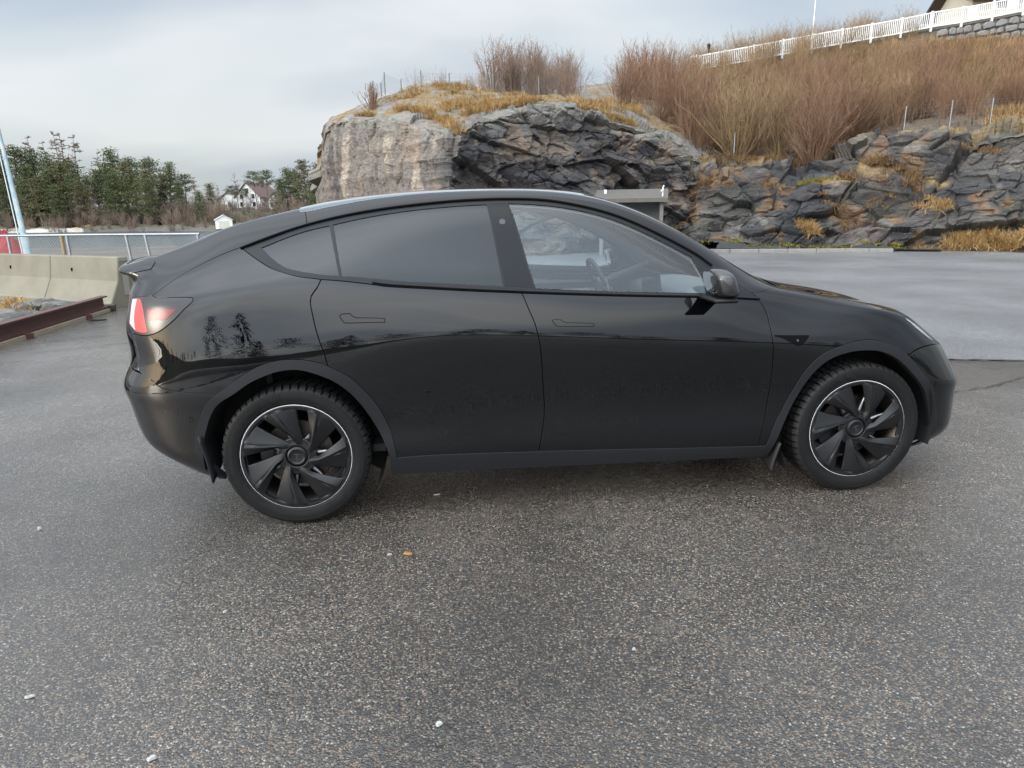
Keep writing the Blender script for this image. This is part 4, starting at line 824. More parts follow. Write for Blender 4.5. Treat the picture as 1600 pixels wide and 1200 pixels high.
def loop(segs, step=.018):
    out = []
    for i, s in enumerate(segs):
        q = smooth_seg(s, step); nxt = np.asarray(segs[(i+1) % len(segs)][0], float)*MET
        out.append(q[:-1] if np.linalg.norm(q[-1]-nxt) < 1e-3 else q)
    P = np.vstack(out)
    area = .5*np.sum(P[:, 0]*np.roll(P[:, 1], -1)-np.roll(P[:, 0], -1)*P[:, 1])
    return P if area > 0 else P[::-1]
def inset(P, g):
    a = P-np.roll(P, 1, 0); b = np.roll(P, -1, 0)-P
    a /= np.linalg.norm(a, axis=1)[:, None]+1e-9; b /= np.linalg.norm(b, axis=1)[:, None]+1e-9
    na = np.stack([-a[:, 1], a[:, 0]], 1); nb = np.stack([-b[:, 1], b[:, 0]], 1)
    n = na+nb; k = np.clip((n*na).sum(1), .5, None); Q = P+n/k[:, None]*g
    lo = np.array([0, 0]); hi = MET            # keep centre-line edges on the centre line
    for ax in (0, 1):
        for lim in (0, MET[ax]):
            m = np.abs(P[:, ax]-lim) < 1e-3; Q[m, ax] = lim
    return Q
def inside(P, q):
    x, y = q[:, 0], q[:, 1]; c = np.zeros(len(q), bool); A = P; B = np.roll(P, -1, 0)
    for (x1, y1), (x2, y2) in zip(A, B):
        m = ((y1 > y) != (y2 > y)); c ^= m & (x < (x2-x1)*(y-y1)/(y2-y1+1e-15)+x1)
    return c
def dist_to(P, q):
    A = P; B = np.roll(P, -1, 0); d = np.full(len(q), 9.)
    for a, b in zip(A, B):
        ab = b-a; t = np.clip(((q-a)@ab)/(ab@ab+1e-12), 0, 1); d = np.minimum(d, np.linalg.norm(q-(a+t[:, None]*ab), axis=1))
    return d
def triangulate(outer, holes, dens):
    loops = [outer]+holes; pts = []; edges = []
    for L in loops:
        k = len(pts); pts += [tuple(p) for p in L]; edges += [(k+i, k+(i+1) % len(L)) for i in range(len(L))]
    nb = len(pts); lo = outer.min(0); hi = outer.max(0)
    gx, gy = np.meshgrid(np.arange(lo[0], hi[0], dens), np.arange(lo[1], hi[1], dens), indexing='ij')
    gx = gx + (np.arange(gx.shape[1]) % 2)[None, :]*dens*.5
    g = np.stack([gx.ravel(), gy.ravel()], 1); g = g[inside(outer, g)]
    for h in holes: g = g[~inside(h, g)]
    for L in loops: g = g[dist_to(L, g) > dens*.45]
    pts += [tuple(p) for p in g]
    v, e, f, ov, oe, of = delaunay_2d_cdt([Vector(p) for p in pts], edges, [], 0, 1e-6)
    v = np.array([p[:] for p in v]); tri = np.array(f); c = v[tri].mean(1)
    m = inside(outer, c)
    for h in holes: m &= ~inside(h, c)
    return v, tri[m]
def panel_mesh(name, segs, holes=(), off=0., gap=.0026, flange=.012, side=-1, both=False, dens=.028, step=.018, crown=0.):
    """one body panel: a patch of S with crisp edges, analytic normals and a turned-in edge"""
    outer = loop(segs, step); hl = [loop(h, step) for h in holes]
    if gap: outer = inset(outer, gap); hl = [inset(h, -gap*.6) for h in hl]
    v, tri = triangulate(outer, hl, dens)
    uv = v/MET; p = S(uv[:, 0], uv[:, 1]); n = -SN(uv[:, 0], uv[:, 1])
    if crown:                                                   # bow the patch outwards, full at the middle
        d = np.full(len(v), 9.)
        for L in [outer]+hl: d = np.minimum(d, dist_to(L, v))
        p = p+n*(crown*np.clip(d/.03, 0, 1)**.5)[:, None]
    p = p+n*off
    cnt = {}
    for t in tri:
        for a, b in ((0, 1), (1, 2), (2, 0)):
            k = (int(t[a]), int(t[b])); cnt[k] = cnt.get(k, 0)+1
    bd = [k for k in cnt if (k[1], k[0]) not in cnt]
    verts, faces, norms = [], [], []
    for sd in ((-1, 1) if both else (side,)):
        k0 = len(verts); q = p*np.array([1, sd, 1]); m = n*np.array([1, sd, 1])
        verts += q.tolist(); norms += m.tolist()
        tn = np.cross(q[tri[:, 1]]-q[tri[:, 0]], q[tri[:, 2]]-q[tri[:, 0]]); fl = (tn*m[tri[:, 0]]).sum() < 0
        faces += [tuple(int(i)+k0 for i in (t[::-1] if fl else t)) for t in tri]
        if flange:
            for a, b in bd:
                if both and abs(q[a][1]) < .002 and abs(q[b][1]) < .002: continue
                k = len(verts); e = q[b]-q[a]; s = np.cross(e, m[a])*(1 if not fl else -1); s /= np.linalg.norm(s)+1e-9
                r = .003; lip = lambda i: q[i]+s*r*.5-m[i]*r
                verts += [q[a].tolist(), q[b].tolist(), lip(b).tolist(), lip(a).tolist(), (q[b]-m[b]*flange).tolist(), (q[a]-m[a]*flange).tolist()]
                h = (m[a]+s); h = h/np.linalg.norm(h)
                norms += [m[a].tolist(), m[b].tolist(), s.tolist(), s.tolist(), s.tolist(), s.tolist()]
                f1 = (k, k+3, k+2, k+1); f2 = (k+3, k+5, k+4, k+2)
                faces += [f1, f2] if not fl else [f1[::-1], f2[::-1]]
    me = bpy.data.meshes.new(name); me.from_pydata(verts, [], faces)
    me.polygons.foreach_set('use_smooth', [True]*len(me.polygons)); me.update()
    me.normals_split_custom_set_from_vertices(norms); return me
def rev(l): return list(l)[::-1]
# shut lines and edges on the shell, as (u, s)
RAo = [(.1830,.0),(.1838,.05),(.1858,.0998),(.1896,.1415),(.1947,.1741),(.2025,.2212),(.212,.2760),(.2264,.3160),(.244,.3394),(.2609,.3471),(.2777,.342),(.2919,.3288),(.2996,.3157),(.3128,.2842),(.325,.2462),(.337,.2025),(.3448,.145),(.3488,.0794),(.3496,.0455)]
FAo = [(.6681,.0438),(.6733,.1002),(.6789,.1371),(.6866,.1945),(.6966,.2579),(.7109,.3136),(.7267,.3414),(.7437,.3551),(.7604,.3580),(.7770,.3530),(.7930,.3390),(.8060,.3080),(.816,.2555),(.8246,.1862),(.8298,.1384),(.8320,.0883),(.8330,.03)]
BK = BAKED
RAi = BK['RAi']; FAi = BK['FAi']
Cl = [(.2972,.4870),(.2940,.4718),(.2885,.4540),(.2902,.4217),(.2943,.3704),(.2979,.3378),(.2996,.3157)]
Dl = [(.4549,.4629),(.4563,.456),(.4601,.4194),(.4641,.3774),(.4665,.3312),(.4688,.2873),(.4707,.2379),(.4721,.1884),(.4718,.1444),(.4697,.0935),(.4677,.0470)]
El = [(.6545,.4617),(.6597,.4272),(.6621,.3893),(.6640,.328),(.6660,.2491),(.6660,.1974),(.6645,.1193),(.6625,.0828),(.6606,.0430)]
fbl = [(.7930,.3390),(.8064,.3560),(.8327,.3760),(.8530,.3900)]
head_low = [(.7911,.4688),(.8031,.4230),(.8267,.3960),(.8446,.3880),(.8530,.3900)]
head_top = [(.7911,.4688),(.8076,.4836),(.8271,.4760),(.8446,.4520),(.8600,.4220),(.8530,.3900)]
hood_side = [(.6935,.70),(.697,.60),(.710,.532),(.74,.512),(.77,.500),(.7911,.4688)]
abase = [(.6490,.4921),(.6579,.4985),(.6720,.5575),(.6935,.70)]
hatchl = BK['hatchl']; ctrim = [(.2327,.6196),(.2459,.5772),(.2605,.5361),(.2776,.5028),(.2972,.4870)]
beltA = [(.2972,.4870),(.338,.4731),(.3568,.468),(.407,.4634),(.4549,.4629)]
beltF = [(.4549,.4629),(.5334,.464),(.5951,.4625),(.6300,.4617),(.6545,.4617)]
rail = [(.2327,.6196),(.2842,.6246),(.3686,.6225),(.4032,.6240),(.4488,.6265),(.4798,.6275),(.5107,.6240),(.5573,.6240),(.6039,.6220),(.6200,.6030),(.6340,.560),(.6424,.525),(.6490,.4921)]
bumpl = [(.212,.2760),(.1766,.2960),(.1646,.3090),(.1590,.3187),(.140,.335),(.07,.345),(0,.345)]
tail_o = [(.1562,.5166),(.1640,.5050),(.198,.4924),(.1868,.459),(.1764,.439),(.1636,.4209),(.1496,.4135),(.1373,.4160)]
tail_i = [(.1373,.4160),(.1250,.440),(.1240,.500),(.1290,.515),(.1562,.5166)]
bump_top = [(.8530,.3900),(.868,.425),(.89,.465),(.92,.515),(1,.545)]

car = empty('parked_car', (0, 0, 0), 0, 'glossy black electric crossover parked side-on on the wet asphalt, nose to the right', 'car')
def P_(name, segs, mat, parent=car, label=None, **kw):
    me = panel_mesh(name, segs, **kw); o = link(name, me, mat, parent)
    if label: o['label'] = label
    return o
def index_near(L, p): return int(np.argmin([(a-p[0])**2+(b-p[1])**2 for a, b in L]))
iC = index_near(RAo, (.2996, .3157)); iB = index_near(RAo, (.212, .2760)); iF = index_near(FAo, (.7930, .3390))
SEGS = {
 'rear_door': [beltA, Dl, [(.4677,.0470),(.3798,.0480),(.3496,.0455)], rev(RAo[iC:]), rev(Cl)],
 'front_door': [beltF, El, [(.6606,.0430),(.6003,.046),(.4677,.0470)], rev(Dl)],
 'front_fender': [[(.6490,.4921),(.6545,.4617)], El, [(.6606,.0430),(.6681,.0438)], FAo[:iF+1], fbl, rev(head_low), rev(hood_side), rev(abase)],
 'quarter_panel': [hatchl[:5], ctrim, Cl, rev(RAo[iB:iC+1]), bumpl[:4], [(.1590,.3187),(.1385,.337)], [(.1385,.337),(.1373,.4160)], rev(tail_o)],
 'roof_rail': [rail, abase, [(.6935,.70),(.60,.695),(.52,.70),(.45,.705),(.36,.70),(.2795,.6915)], [(.2795,.6915),(.2842,.6246)]],
}
# remove the stretch of the rail that belongs to the hatch (behind the roof cut)
SEGS['roof_rail'][0] = [(.2842,.6246)]+rail[2:]
MIR = []
doors = {}
for sd in (-1, 1):
    for nm, sg in SEGS.items():
        o = P_(nm, sg, M['paint'], side=sd, gap=.0030 if nm != 'roof_rail' else .002); doors[nm, sd] = o
# centre panels, both halves in one mesh
P_('rear_bumper', [bumpl, [(0,.345),(0,0)], [(0,0),(.1830,0)], RAo[:iB+1]], M['paint'], both=True)
P_('front_bumper', [bump_top, [(1,.545),(1,0)], [(1,0),(.8330,.0)], [(.8330,.0),(.8330,.03)], rev(FAo[iF:]), fbl], M['paint'], both=True)
P_('tailgate', [hatchl, [(.2842,.6246),(.2795,.6915)], [(.2795,.6915),(.272,.735)], [(.272,.735),(.22,.733),(.18,.735)], [(.18,.735),(.176,1)], [(.176,1),(0,1)], [(0,1),(0,.345)], [(0,.345),(.07,.345),(.1385,.337)], [(.1385,.337),(.1373,.4160)], tail_i], M['paint'], both=True)
P_('rear_window', [[(.18,.735),(.22,.733),(.272,.735)], [(.272,.735),(.270,1)], [(.270,1),(.176,1)], [(.176,1),(.18,.735)]], M['glass_tint'], both=True, off=-.003)
P_('glass_roof', [[(.2795,.6915),(.36,.70),(.45,.705),(.52,.70)], [(.52,.70),(.512,1)], [(.512,1),(.270,1)], [(.270,1),(.272,.735),(.2795,.6915)]], M['glass_roof'], both=True, off=.001)
P_('windscreen', [[(.52,.70),(.60,.695),(.6935,.70)], [(.6935,.70),(.700,1)], [(.700,1),(.512,1)], [(.512,1),(.52,.70)]], M['glass_front'], both=True, off=-.004, flange=0)
P_('bonnet', [hood_side, head_top, bump_top, [(1,.545),(1,1)], [(1,1),(.7075,1)], [(.7075,1),(.701,.72),(.6935,.70)]], M['paint'], both=True, off=.001)
wp = P_('cowl_panel', [[(.6935,.70),(.6985,1)], [(.6985,1),(.7120,1)], [(.7120,1),(.7050,.70)], [(.7050,.70),(.6935,.70)]], M['dark'], both=True, off=-.02, gap=0, flange=0)
# lamps
for sd in (-1, 1):
    tl = P_('tail_light', [tail_o, tail_i], M['lamp_smoke'], side=sd, off=.0, gap=.002)
    P_('brake_lens', [[(.1375,.5080),(.1420,.5060)], [(.1420,.5060),(.1490,.462),(.1545,.4225)], [(.1545,.4225),(.1500,.4195),(.1400,.4215)], [(.1400,.4215),(.1360,.46),(.1375,.5080)]], M['lamp_brake'], tl, side=sd, off=.0015, gap=0, flange=.002, crown=.004)
    P_('reflector_lens', [[(.1290,.5060),(.1370,.5075)], [(.1370,.5075),(.1355,.46),(.1395,.4230)], [(.1395,.4230),(.1290,.436)], [(.1290,.436),(.1275,.48),(.1290,.5060)]], M['lamp_pale'], tl, side=sd, off=.001, gap=0, flange=.002, crown=.003)
    P_('turn_lens', [BK['tailred2'][:2], BK['tailred2'][1:3], BK['tailred2'][2:4], [BK['tailred2'][3], BK['tailred2'][0]]], M['lamp_red'], tl, side=sd, off=.0012, gap=0, flange=.002, step=.01, dens=.015)
    hl = P_('headlight', [head_low, rev(head_top)], M['lamp_glass'], side=sd, gap=.0015, off=.0, flange=0)
    P_('lamp_housing', [head_low, rev(head_top)], M['interior_white'], hl, side=sd, gap=.002, off=-.012, flange=0)
    P_('light_strip', [[(.800,.452),(.82,.440),(.845,.418)], [(.845,.418),(.846,.411)], [(.846,.411),(.82,.430),(.800,.443)], [(.800,.443),(.800,.452)]], M['ring'], hl, side=sd, gap=0, off=-.009, flange=0, step=.01, dens=.015)
# side glazing and its frames
qg = BK['qglass']; rg = BK['rglass']; fg = [(.4493,.6095),(.479,.6085),(.51,.6068),(.5407,.605),(.5636,.603),(.5866,.601),(.6030,.5990)]
q_loop = [[qg[0], qg[1], qg[2]], [qg[2], qg[3]], [qg[3], qg[4], qg[5], qg[6], qg[0]]]
r_loop = [[rg[0], rg[1], rg[2], rg[3]], [rg[3], rg[4]], [rg[4], rg[5], rg[6], rg[7]], [rg[7], rg[0]]]
f_loop = [fg, [(.6030,.5990),(.6085,.54),(.6100,.4756)], [(.6100,.4756),(.5645,.4751),(.5031,.4745),(.4666,.4743)], [(.4666,.4743),(.4493,.6095)]]
bp_loop = [[BK['bpil'][0], BK['bpil'][1]], [BK['bpil'][1], BK['bpil'][2]], [BK['bpil'][2], BK['bpil'][3]], [BK['bpil'][3], BK['bpil'][0]]]
for sd in (-1, 1):
    P_('window_frame', [ctrim, beltA, beltF, [(.6545,.4617),(.6490,.4921)], rev(rail)], M['trim'], holes=[q_loop, r_loop, f_loop, bp_loop], side=sd, gap=.0015, off=-.002, flange=.014, dens=.022, step=.012)
    P_('quarter_glass', q_loop, M['glass_tint'], side=sd, gap=-.002, off=-.006, flange=0)
    P_('rear_side_glass', r_loop, M['glass_tint'], side=sd, gap=-.002, off=-.006, flange=0)
    P_('front_side_glass', f_loop, M['glass_clear'], side=sd, gap=-.002, off=-.006, flange=0)
    bp = P_('pillar_cover', bp_loop, M['gloss_trim'], side=sd, gap=.0005, off=-.003, flange=.008)
    # camera eye in the pillar
    w = S([BK['bpcam'][0][0]], [BK['bpcam'][0][1]])[0]; nn = -SN([BK['bpcam'][0][0]], [BK['bpcam'][0][1]])[0]
    w = w*[1, sd, 1]; nn = nn*[1, sd, 1]; mb = MB(); mb.tube([w+nn*-.004, w+nn*-.0008], .0155, 24); mb.build('camera_eye', M['emblem'], bp, smooth=40)
    # belt weatherstrip and drip rail: rounded black mouldings standing proud of the frame
    for nm, line, off, r in (('belt_moulding', [(a, b+.0035) for a, b in beltA[1:]+beltF[1:5]], .008, .0068), ('drip_rail', [(a, b-.004) for a, b in rail[:10]], .002, .006)):
        L = smooth_seg(line)/MET; q = (S(L[:, 0], L[:, 1])-SN(L[:, 0], L[:, 1])*off)*[1, sd, 1]
        mb = MB(); mb.tube(q, r, 8); mb.build(nm, M['gap'] if nm == 'drip_rail' else M['trim'], car, smooth=60)
# dark shell behind the shut lines
for sd in (-1, 1):
    for nm, sg in SEGS.items():
        P_('body_shell', sg, M['gap'], side=sd, gap=-.006, off=-.016, flange=0, dens=.06)
for sg in ([bumpl, [(0,.345),(0,0)], [(0,0),(.1830,0)], RAo[:iB+1]], [bump_top, [(1,.545),(1,0)], [(1,0),(.8330,.0)], [(.8330,.0),(.8330,.03)], rev(FAo[iF:]), fbl], [bump_top, [(1,.545),(1,1)], [(1,1),(.7,1)], [(.7,1),(.6935,.70)], hood_side, head_top],
           [hatchl, [(.2842,.6246),(.2795,.6915)], [(.2795,.6915),(.272,.735)], [(.272,.735),(.22,.733),(.18,.735)], [(.18,.735),(.176,1)], [(.176,1),(0,1)], [(0,1),(0,.345)], [(0,.345),(.07,.345),(.1385,.337)], [(.1385,.337),(.1373,.4160)], tail_i]):
    P_('body_shell', sg, M['gap'], both=True, gap=-.006, off=-.03, flange=0, dens=.06)
for sd in (-1, 1):   # behind the lamps
    P_('body_shell', [tail_o, tail_i], M['gap'], side=sd, gap=-.006, off=-.02, flange=0, dens=.05)
# wheel-arch cladding, sills
ra_in = [(.1935,.0)]+[(a, b) for a, b in RAi]
for sd in (-1, 1):
    P_('arch_cladding', [RAo, [(.3496,.0455),(.3560,.0455)], [(.3560,.0455),(.3470,.0455)], rev([(.1960,0),(.1955,.05)]+RAi[1:-1]+[(.3460,.0455)]), [(.1960,0),(.1830,0)]] if False else [RAo, [(.3496,.0455),(.3445,.0455)], rev([(.1945,0),(.1945,.06)]+RAi[1:-1]+[(.3445,.0455)]), [(.1945,0),(.1830,0)]], M['cladding'], side=sd, off=.007, gap=.0, flange=.03, crown=.004)
    P_('arch_cladding', [FAo, [(.8330,.03),(.8270,.03)], rev([(.6745,.0438)]+FAi[1:-1]+[(.8270,.03)]), [(.6745,.0438),(.6681,.0438)]], M['cladding'], side=sd, off=.007, gap=.0, flange=.03, crown=.004)
    P_('sill', [[(.3445,.0455),(.3798,.0480),(.4677,.0470),(.6003,.046),(.6681,.0436),(.6745,.0430)], [(.6745,.0430),(.6720,.0)], [(.6720,.0),(.55,.0),(.42,.0),(.3445,.0)], [(.3445,.0),(.3445,.0455)]], M['cladding'], side=sd, off=.006, gap=.0, flange=.06, crown=.004)
# door handles: recessed seam with a flush blade
for sd in (-1, 1):
    for key, dn in (('handleR', 'rear_door'), ('handleF', 'front_door')):
        h = BK[key]; lp = [h[:3], h[2:5], h[4:7], h[6:8], h[7:]+[h[0]]]
        o = link('handle_recess', panel_mesh('handle_recess', lp, side=sd, gap=-.0022, off=.0006, flange=0, dens=.02, step=.006), M['gap'], doors[dn, sd])
        o = link('door_handle', panel_mesh('door_handle', lp, side=sd, gap=.0012, off=.0012, flange=.002, dens=.015, step=.006), M['paint'], doors[dn, sd])
    # side camera housing on the wing
    rp = [(.6655,.3605),(.6800,.3612),(.6947,.3624),(.6955,.3580),(.6885,.3274),(.6846,.3256),(.6722,.3500),(.6655,.3560)]
    lp = [rp[:4], rp[3:6], rp[5:]+[rp[0]]]
    o = link('side_repeater', panel_mesh('side_repeater', lp, side=sd, gap=.0, off=.0012, flange=.003, dens=.015, step=.008, crown=.004), M['gap'], doors['front_fender', sd])
    w, nn = S([.6850], [.345])[0]*[1, sd, 1], -SN([.6850], [.345])[0]*[1, sd, 1]
    mb = MB(); mb.tube([w, w+nn*.0075], .0065, 16); mb.build('side_camera', M['screen'], doors['front_fender', sd], smooth=40)
    for key in ('sensR', 'sensF'):
        a, b = BK[key][0]; w, nn = S([a], [b])[0]*[1, sd, 1], -SN([a], [b])[0]*[1, sd, 1]
        mb = MB(); mb.tube([w-nn*.002, w+nn*.0008], .0115, 20); o = mb.build('parking_sensor', M['gap'], car, smooth=40)
        mb = MB(); mb.tube([w-nn*.001, w+nn*.0014], .0090, 20); mb.build('sensor_face', M['paint'], o, smooth=40)

# spoiler: thin lip moulding laid over the ducktail
P_('spoiler', [[(0,.648),(.07,.648),(.13,.645),(.148,.640)], [(.148,.640),(.150,.668),(.146,.700)], [(.146,.700),(.13,.715),(.07,.73),(0,.735)], [(0,.735),(0,.648)]], M['paint'], both=True, off=.004, gap=0, flange=.006, crown=.003)

# door mirrors
for sd in (-1, 1):
    hm = empty('door_mirror'); hm.parent = car
    c = np.array([.605, .985, 1.148]); P = []
    for i in range(15):
        t = i/14*math.pi; row = []
        for j in range(28):
            a = j/28*2*math.pi
            sx = math.copysign(abs(math.cos(a))**.60, math.cos(a)); sz = math.copysign(abs(math.sin(a))**.52, math.sin(a)); w = math.sin(t)**.40 if 0 < i < 14 else .02
            yl = -math.cos(t)
            # housing: long in y, shallow in x, flat bottom, domed nose
            x = c[0]+.054*sx*w+.012*yl*0+.020*(sz < 0)*0+ (-.020)*sz*w
            z = c[2]-.003+.067*sz*w-.004*yl
            row.append((x+.018*(1-yl)*.5, (c[1]+.115*yl+.02)*sd, z))
        P.append(row+[row[0]])
    mb = MB(); mb.grid(P, flip=(sd > 0)); o = mb.build('mirror_housing', M['dusty'], hm, smooth=50)
    mb = MB(); mb.box((c[0]-.006, (c[1]+.012)*sd, 1.072), (.115, .235, .020), bev=.008); mb.build('mirror_base', M['trim'], hm, smooth=40)
    mb = MB(); mb.tube([(c[0]+.01, c[1]*sd, 1.070), (.64, .92*sd, 1.072), (.675, .865*sd, 1.078)], [.020, .022, .028], 12); mb.build('mirror_arm', M['gloss_trim'], hm, smooth=50)
    mb = MB(); q = [(c[0]-.036+.012*abs(sz_)*0, (c[1]+.005+.075*cy_)*sd, c[2]+.052*sz_) for cy_, sz_ in [(math.copysign(abs(math.cos(a))**.6, math.cos(a)), math.copysign(abs(math.sin(a))**.6, math.sin(a))) for a in np.linspace(0, 2*math.pi, 33)[:-1]]]
    q = [(x-.0-.020*(z-c[2])/.074-.010, y, z) for x, y, z in q]
    mb.add(q, [tuple(range(32)) if sd > 0 else tuple(range(32))[::-1]]); mb.build('mirror_glass', M['mirror'], hm)

# ------------------------------------------------------------------ wheels (axle along y, outer face towards -y)
WR = .353
def lathe(prof, n=96, phase=0):
    """prof: (r, y) list -> grid of points round the y axis"""
    a = np.arange(n)*2*math.pi/n+phase
    return np.array([[(r*math.sin(t), y, r*math.cos(t)) for r, y in prof] for t in a])
def curved_text(txt, rad, ang0, size, y, lift=.0016, inward=False):
    """raised letters set round the sidewall; ang0 clockwise from the top (seen from outside) where the text starts"""
    cu = bpy.data.curves.new('txt', 'FONT'); cu.body = txt; cu.size = size; cu.extrude = lift; cu.resolution_u = 2
    ob = bpy.data.objects.new('txt', cu); COL.objects.link(ob); dg = bpy.context.evaluated_depsgraph_get(); ev = ob.evaluated_get(dg); me = ev.to_mesh()
    v = np.array([q.co[:] for q in me.vertices]); f = [tuple(p.vertices) for p in me.polygons]; ev.to_mesh_clear(); bpy.data.objects.remove(ob); bpy.data.curves.remove(cu)
    th = ang0+v[:, 0]/rad; rr = rad+v[:, 1]
    mb = MB(); mb.add(np.stack([rr*np.sin(th), y-v[:, 2], rr*np.cos(th)], 1), f); return mb
def sidewall_y(r):                               # outer sidewall profile
    return np.interp(r, [.258, .268, .285, .305, .322, .336, .346], [-.1045, -.113, -.1205, -.1235, -.1215, -.1150, -.1040])
def make_wheel(spin):
    root = empty('wheel')
    # tyre: sidewalls, shoulders and tread carcass
    rs = [.246, .258, .268, .276, .285, .295, .305, .314, .322, .330, .336]
    out = [(r, float(sidewall_y(r)) if r >= .258 else -.095) for r in rs]
    out += [(.3395, -.110), (.3425, -.100), (.3435, -.06), (.3435, 0)]
    prof = out+[(r, -y) for r, y in out[::-1][1:]]
    mb = MB(); mb.grid(lathe(prof, 120), close_u=True); tyre = mb.build('tyre', M['rubber'], root, smooth=50)
    # rim protector rib and fine sidewall rings
    mb = MB()
    for r, h in ((.2785, .0016), (.3215, .0012), (.328, .0010)):
        y = float(sidewall_y(r)); mb.grid(lathe([(r-.003, y+.001), (r-.001, y-h), (r+.001, y-h), (r+.003, y+.001)], 120), close_u=True)
    mb.build('sidewall_rib', M['rubber'], tyre, smooth=50)
    # tread blocks: shoulder lugs wrapping onto the sidewall and three inner rows
    mb = MB(); rnd = random.Random(4); n = 58
    for i in range(n):
        a = 2*math.pi*(i+.5)/n; w = .0285*(.92+.16*rnd.random())
        for s in (-1, 1):
            pr = [(.3320, .1185), (.3440, .1080), (.3530, .092), (.3530, .062), (.343, .062), (.330, .100)]
            for sgn in (-1, 1): pass
            v = [];
            for e in (-1, 1):
                sk = .0 if e < 0 else .0
                for r, y in pr:
                    t = a+e*w*.5/.35+(.012 if y < .08 else 0)*s; v.append((r*math.sin(t), s*y, r*math.cos(t)))
            k = len(pr); f = [tuple(range(k)), tuple(range(2*k-1, k-1, -1))]+[(j, (j+1) % k+0, (j+1) % k+k, j+k) for j in range(k)]
            mb.add(v, [q if s > 0 else q[::-1] for q in f])
        for y0, y1 in ((-.055, -.018), (-.012, .012), (.018, .055)):
            v = []
            for e in (-1, 1):
                for r, y in ((.342, y0), (.353, y0), (.353, y1), (.342, y1)):
                    t = a+e*w*.46/.35+.03*math.sin(y*40); v.append((r*math.sin(t), y, r*math.cos(t)))
            mb.add(v, [(0, 1, 2, 3), (7, 6, 5, 4), (0, 4, 5, 1), (1, 5, 6, 2), (2, 6, 7, 3), (3, 7, 4, 0)])
    tag(mb.build('tread', M['tread'], tyre), kind='stuff')
    # worn winter-tyre sipe pattern moulded in the sidewall
    mb = MB()
    for k in range(26):
        for j, a0 in enumerate((1.95, 5.35)):
            t0 = a0+k*.030; r0, r1 = .286+.012*math.sin(k*.5), .330
            q = []
            for m_ in range(6):
                r = r0+(r1-r0)*m_/5; t = t0+.05*m_/5+.012*math.sin(m_*1.3+k); q.append((r*math.sin(t), float(sidewall_y(r))-.0006, r*math.cos(t)))
            mb.tube(q, .0011, 4)
    tag(mb.build('sidewall_pattern', M['rubber'], tyre), kind='stuff')
    # lettering on the sidewall
    sp = -spin
    for txt, r, a0, sz in (('255/45 R19', .2975, 1.02+sp, .0235), ('NOKIAN TYRES', .2975, 4.55+sp, .021)):
        mb = curved_text(txt, r, a0, sz, float(sidewall_y(.303))+.0005, lift=.0014)
        mb.build('sidewall_lettering', M['tread'], tyre)
    # rim barrel + silver inner spokes glimpsed behind the cover
    mb = MB(); mb.grid(lathe([(.252, -.094), (.246, -.085), (.236, -.07), (.226, -.02), (.222, .06), (.235, .10), (.248, .11)], 96), close_u=True); rim = mb.build('rim', M['steel'], root, smooth=50)
    mb = MB()
    for k in range(7):
        a = 2*math.pi*(k+.58)/7
        q = [(r*math.sin(a+d), y, r*math.cos(a+d)) for r, y, d in ((.06, -.062, 0), (.14, -.066, .02), (.205, -.070, .05), (.243, -.078, .06))]
        mb.tube(q, [.020, .015, .016, .020], 8)
        a2 = a+.06; mb.box((.236*math.sin(a2), -.084, .236*math.cos(a2)), (.030, .012, .010), rot=Matrix.Rotation(a2, 4, 'Y'))
    mb.build('rim_spokes', M['alu'], rim, smooth=50)
    # brake disc and calliper
    mb = MB(); mb.grid(lathe([(.06, -.035), (.165, -.035), (.168, -.03), (.168, -.012), (.06, -.012)], 64), close_u=True); disc = mb.build('brake_disc', M['steel'], root, smooth=40)
    mb = MB(); q = np.array([[(r*math.sin(t), y, r*math.cos(t)) for r, y in ((.120, -.048), (.182, -.050), (.190, -.03), (.186, .01), (.12, .01))] for t in np.linspace(-2.15, -1.15, 10)]); mb.grid(q); mb.build('brake_calliper', M['emblem'], disc, smooth=40)
    # seven-blade cover: polar height field with slots between the blades
    SH = lambda r: math.asin(min(1, .034/max(r, .04)))-.15
    NB, nt, nr = 7, 48, 30
    rr = np.concatenate([np.linspace(.050, .10, 7), np.linspace(.108, .232, 20), [.238, .2445, .250]]); nr = len(rr)
    tab = [('s', k/8) for k in range(8)]+[('a', k/9) for k in range(9)]+[('b', k/20) for k in range(20)]; nt = len(tab)
    N = NB*nt; Y = np.zeros((N, nr)); hole = np.zeros((N, nr), bool); A = np.zeros((N, nr)); RID = .27
    for i in range(N):
        reg, fr = tab[i % nt]
        for j, r in enumerate(rr):
            q = float(np.clip((r-.062)/(.235-.062), 0, 1)); w1 = min(.52, (.044+.012*q)/r/(2*math.pi/NB)); dish = -.108+.016*(1-q)**1.3; x1 = w1+(1-w1)*RID
            if reg == 's': ph = w1*fr; y = dish+.016*q**.6
            else:
                up = fr if reg == 'a' else 1-fr; ph = w1+(x1-w1)*fr if reg == 'a' else x1+(1-x1)*fr
                y = dish-.024*up*(q**.35)*(1-.60*q**3)+(.014*(1-up)*q if reg == 'b' else 0)
                if reg == 'b' and .06 < fr < .16: y += .006*q*(1-q)*3
            if r < .068: y = y*(r-.05)/.018+(-.096)*(1-(r-.05)/.018)
            if r > .236: y = -.1075
            Y[i, j] = y; A[i, j] = ((i//nt)+ph)*2*math.pi/NB; hole[i, j] = (reg == 's' or (reg == 'a' and fr == 0)) and .090 < r < .231
    V = np.array([[(r*math.sin(A[i, j]+SH(r)), Y[i, j], r*math.cos(A[i, j]+SH(r))) for j, r in enumerate(rr)] for i in range(N)])
    mb = MB(); F = []
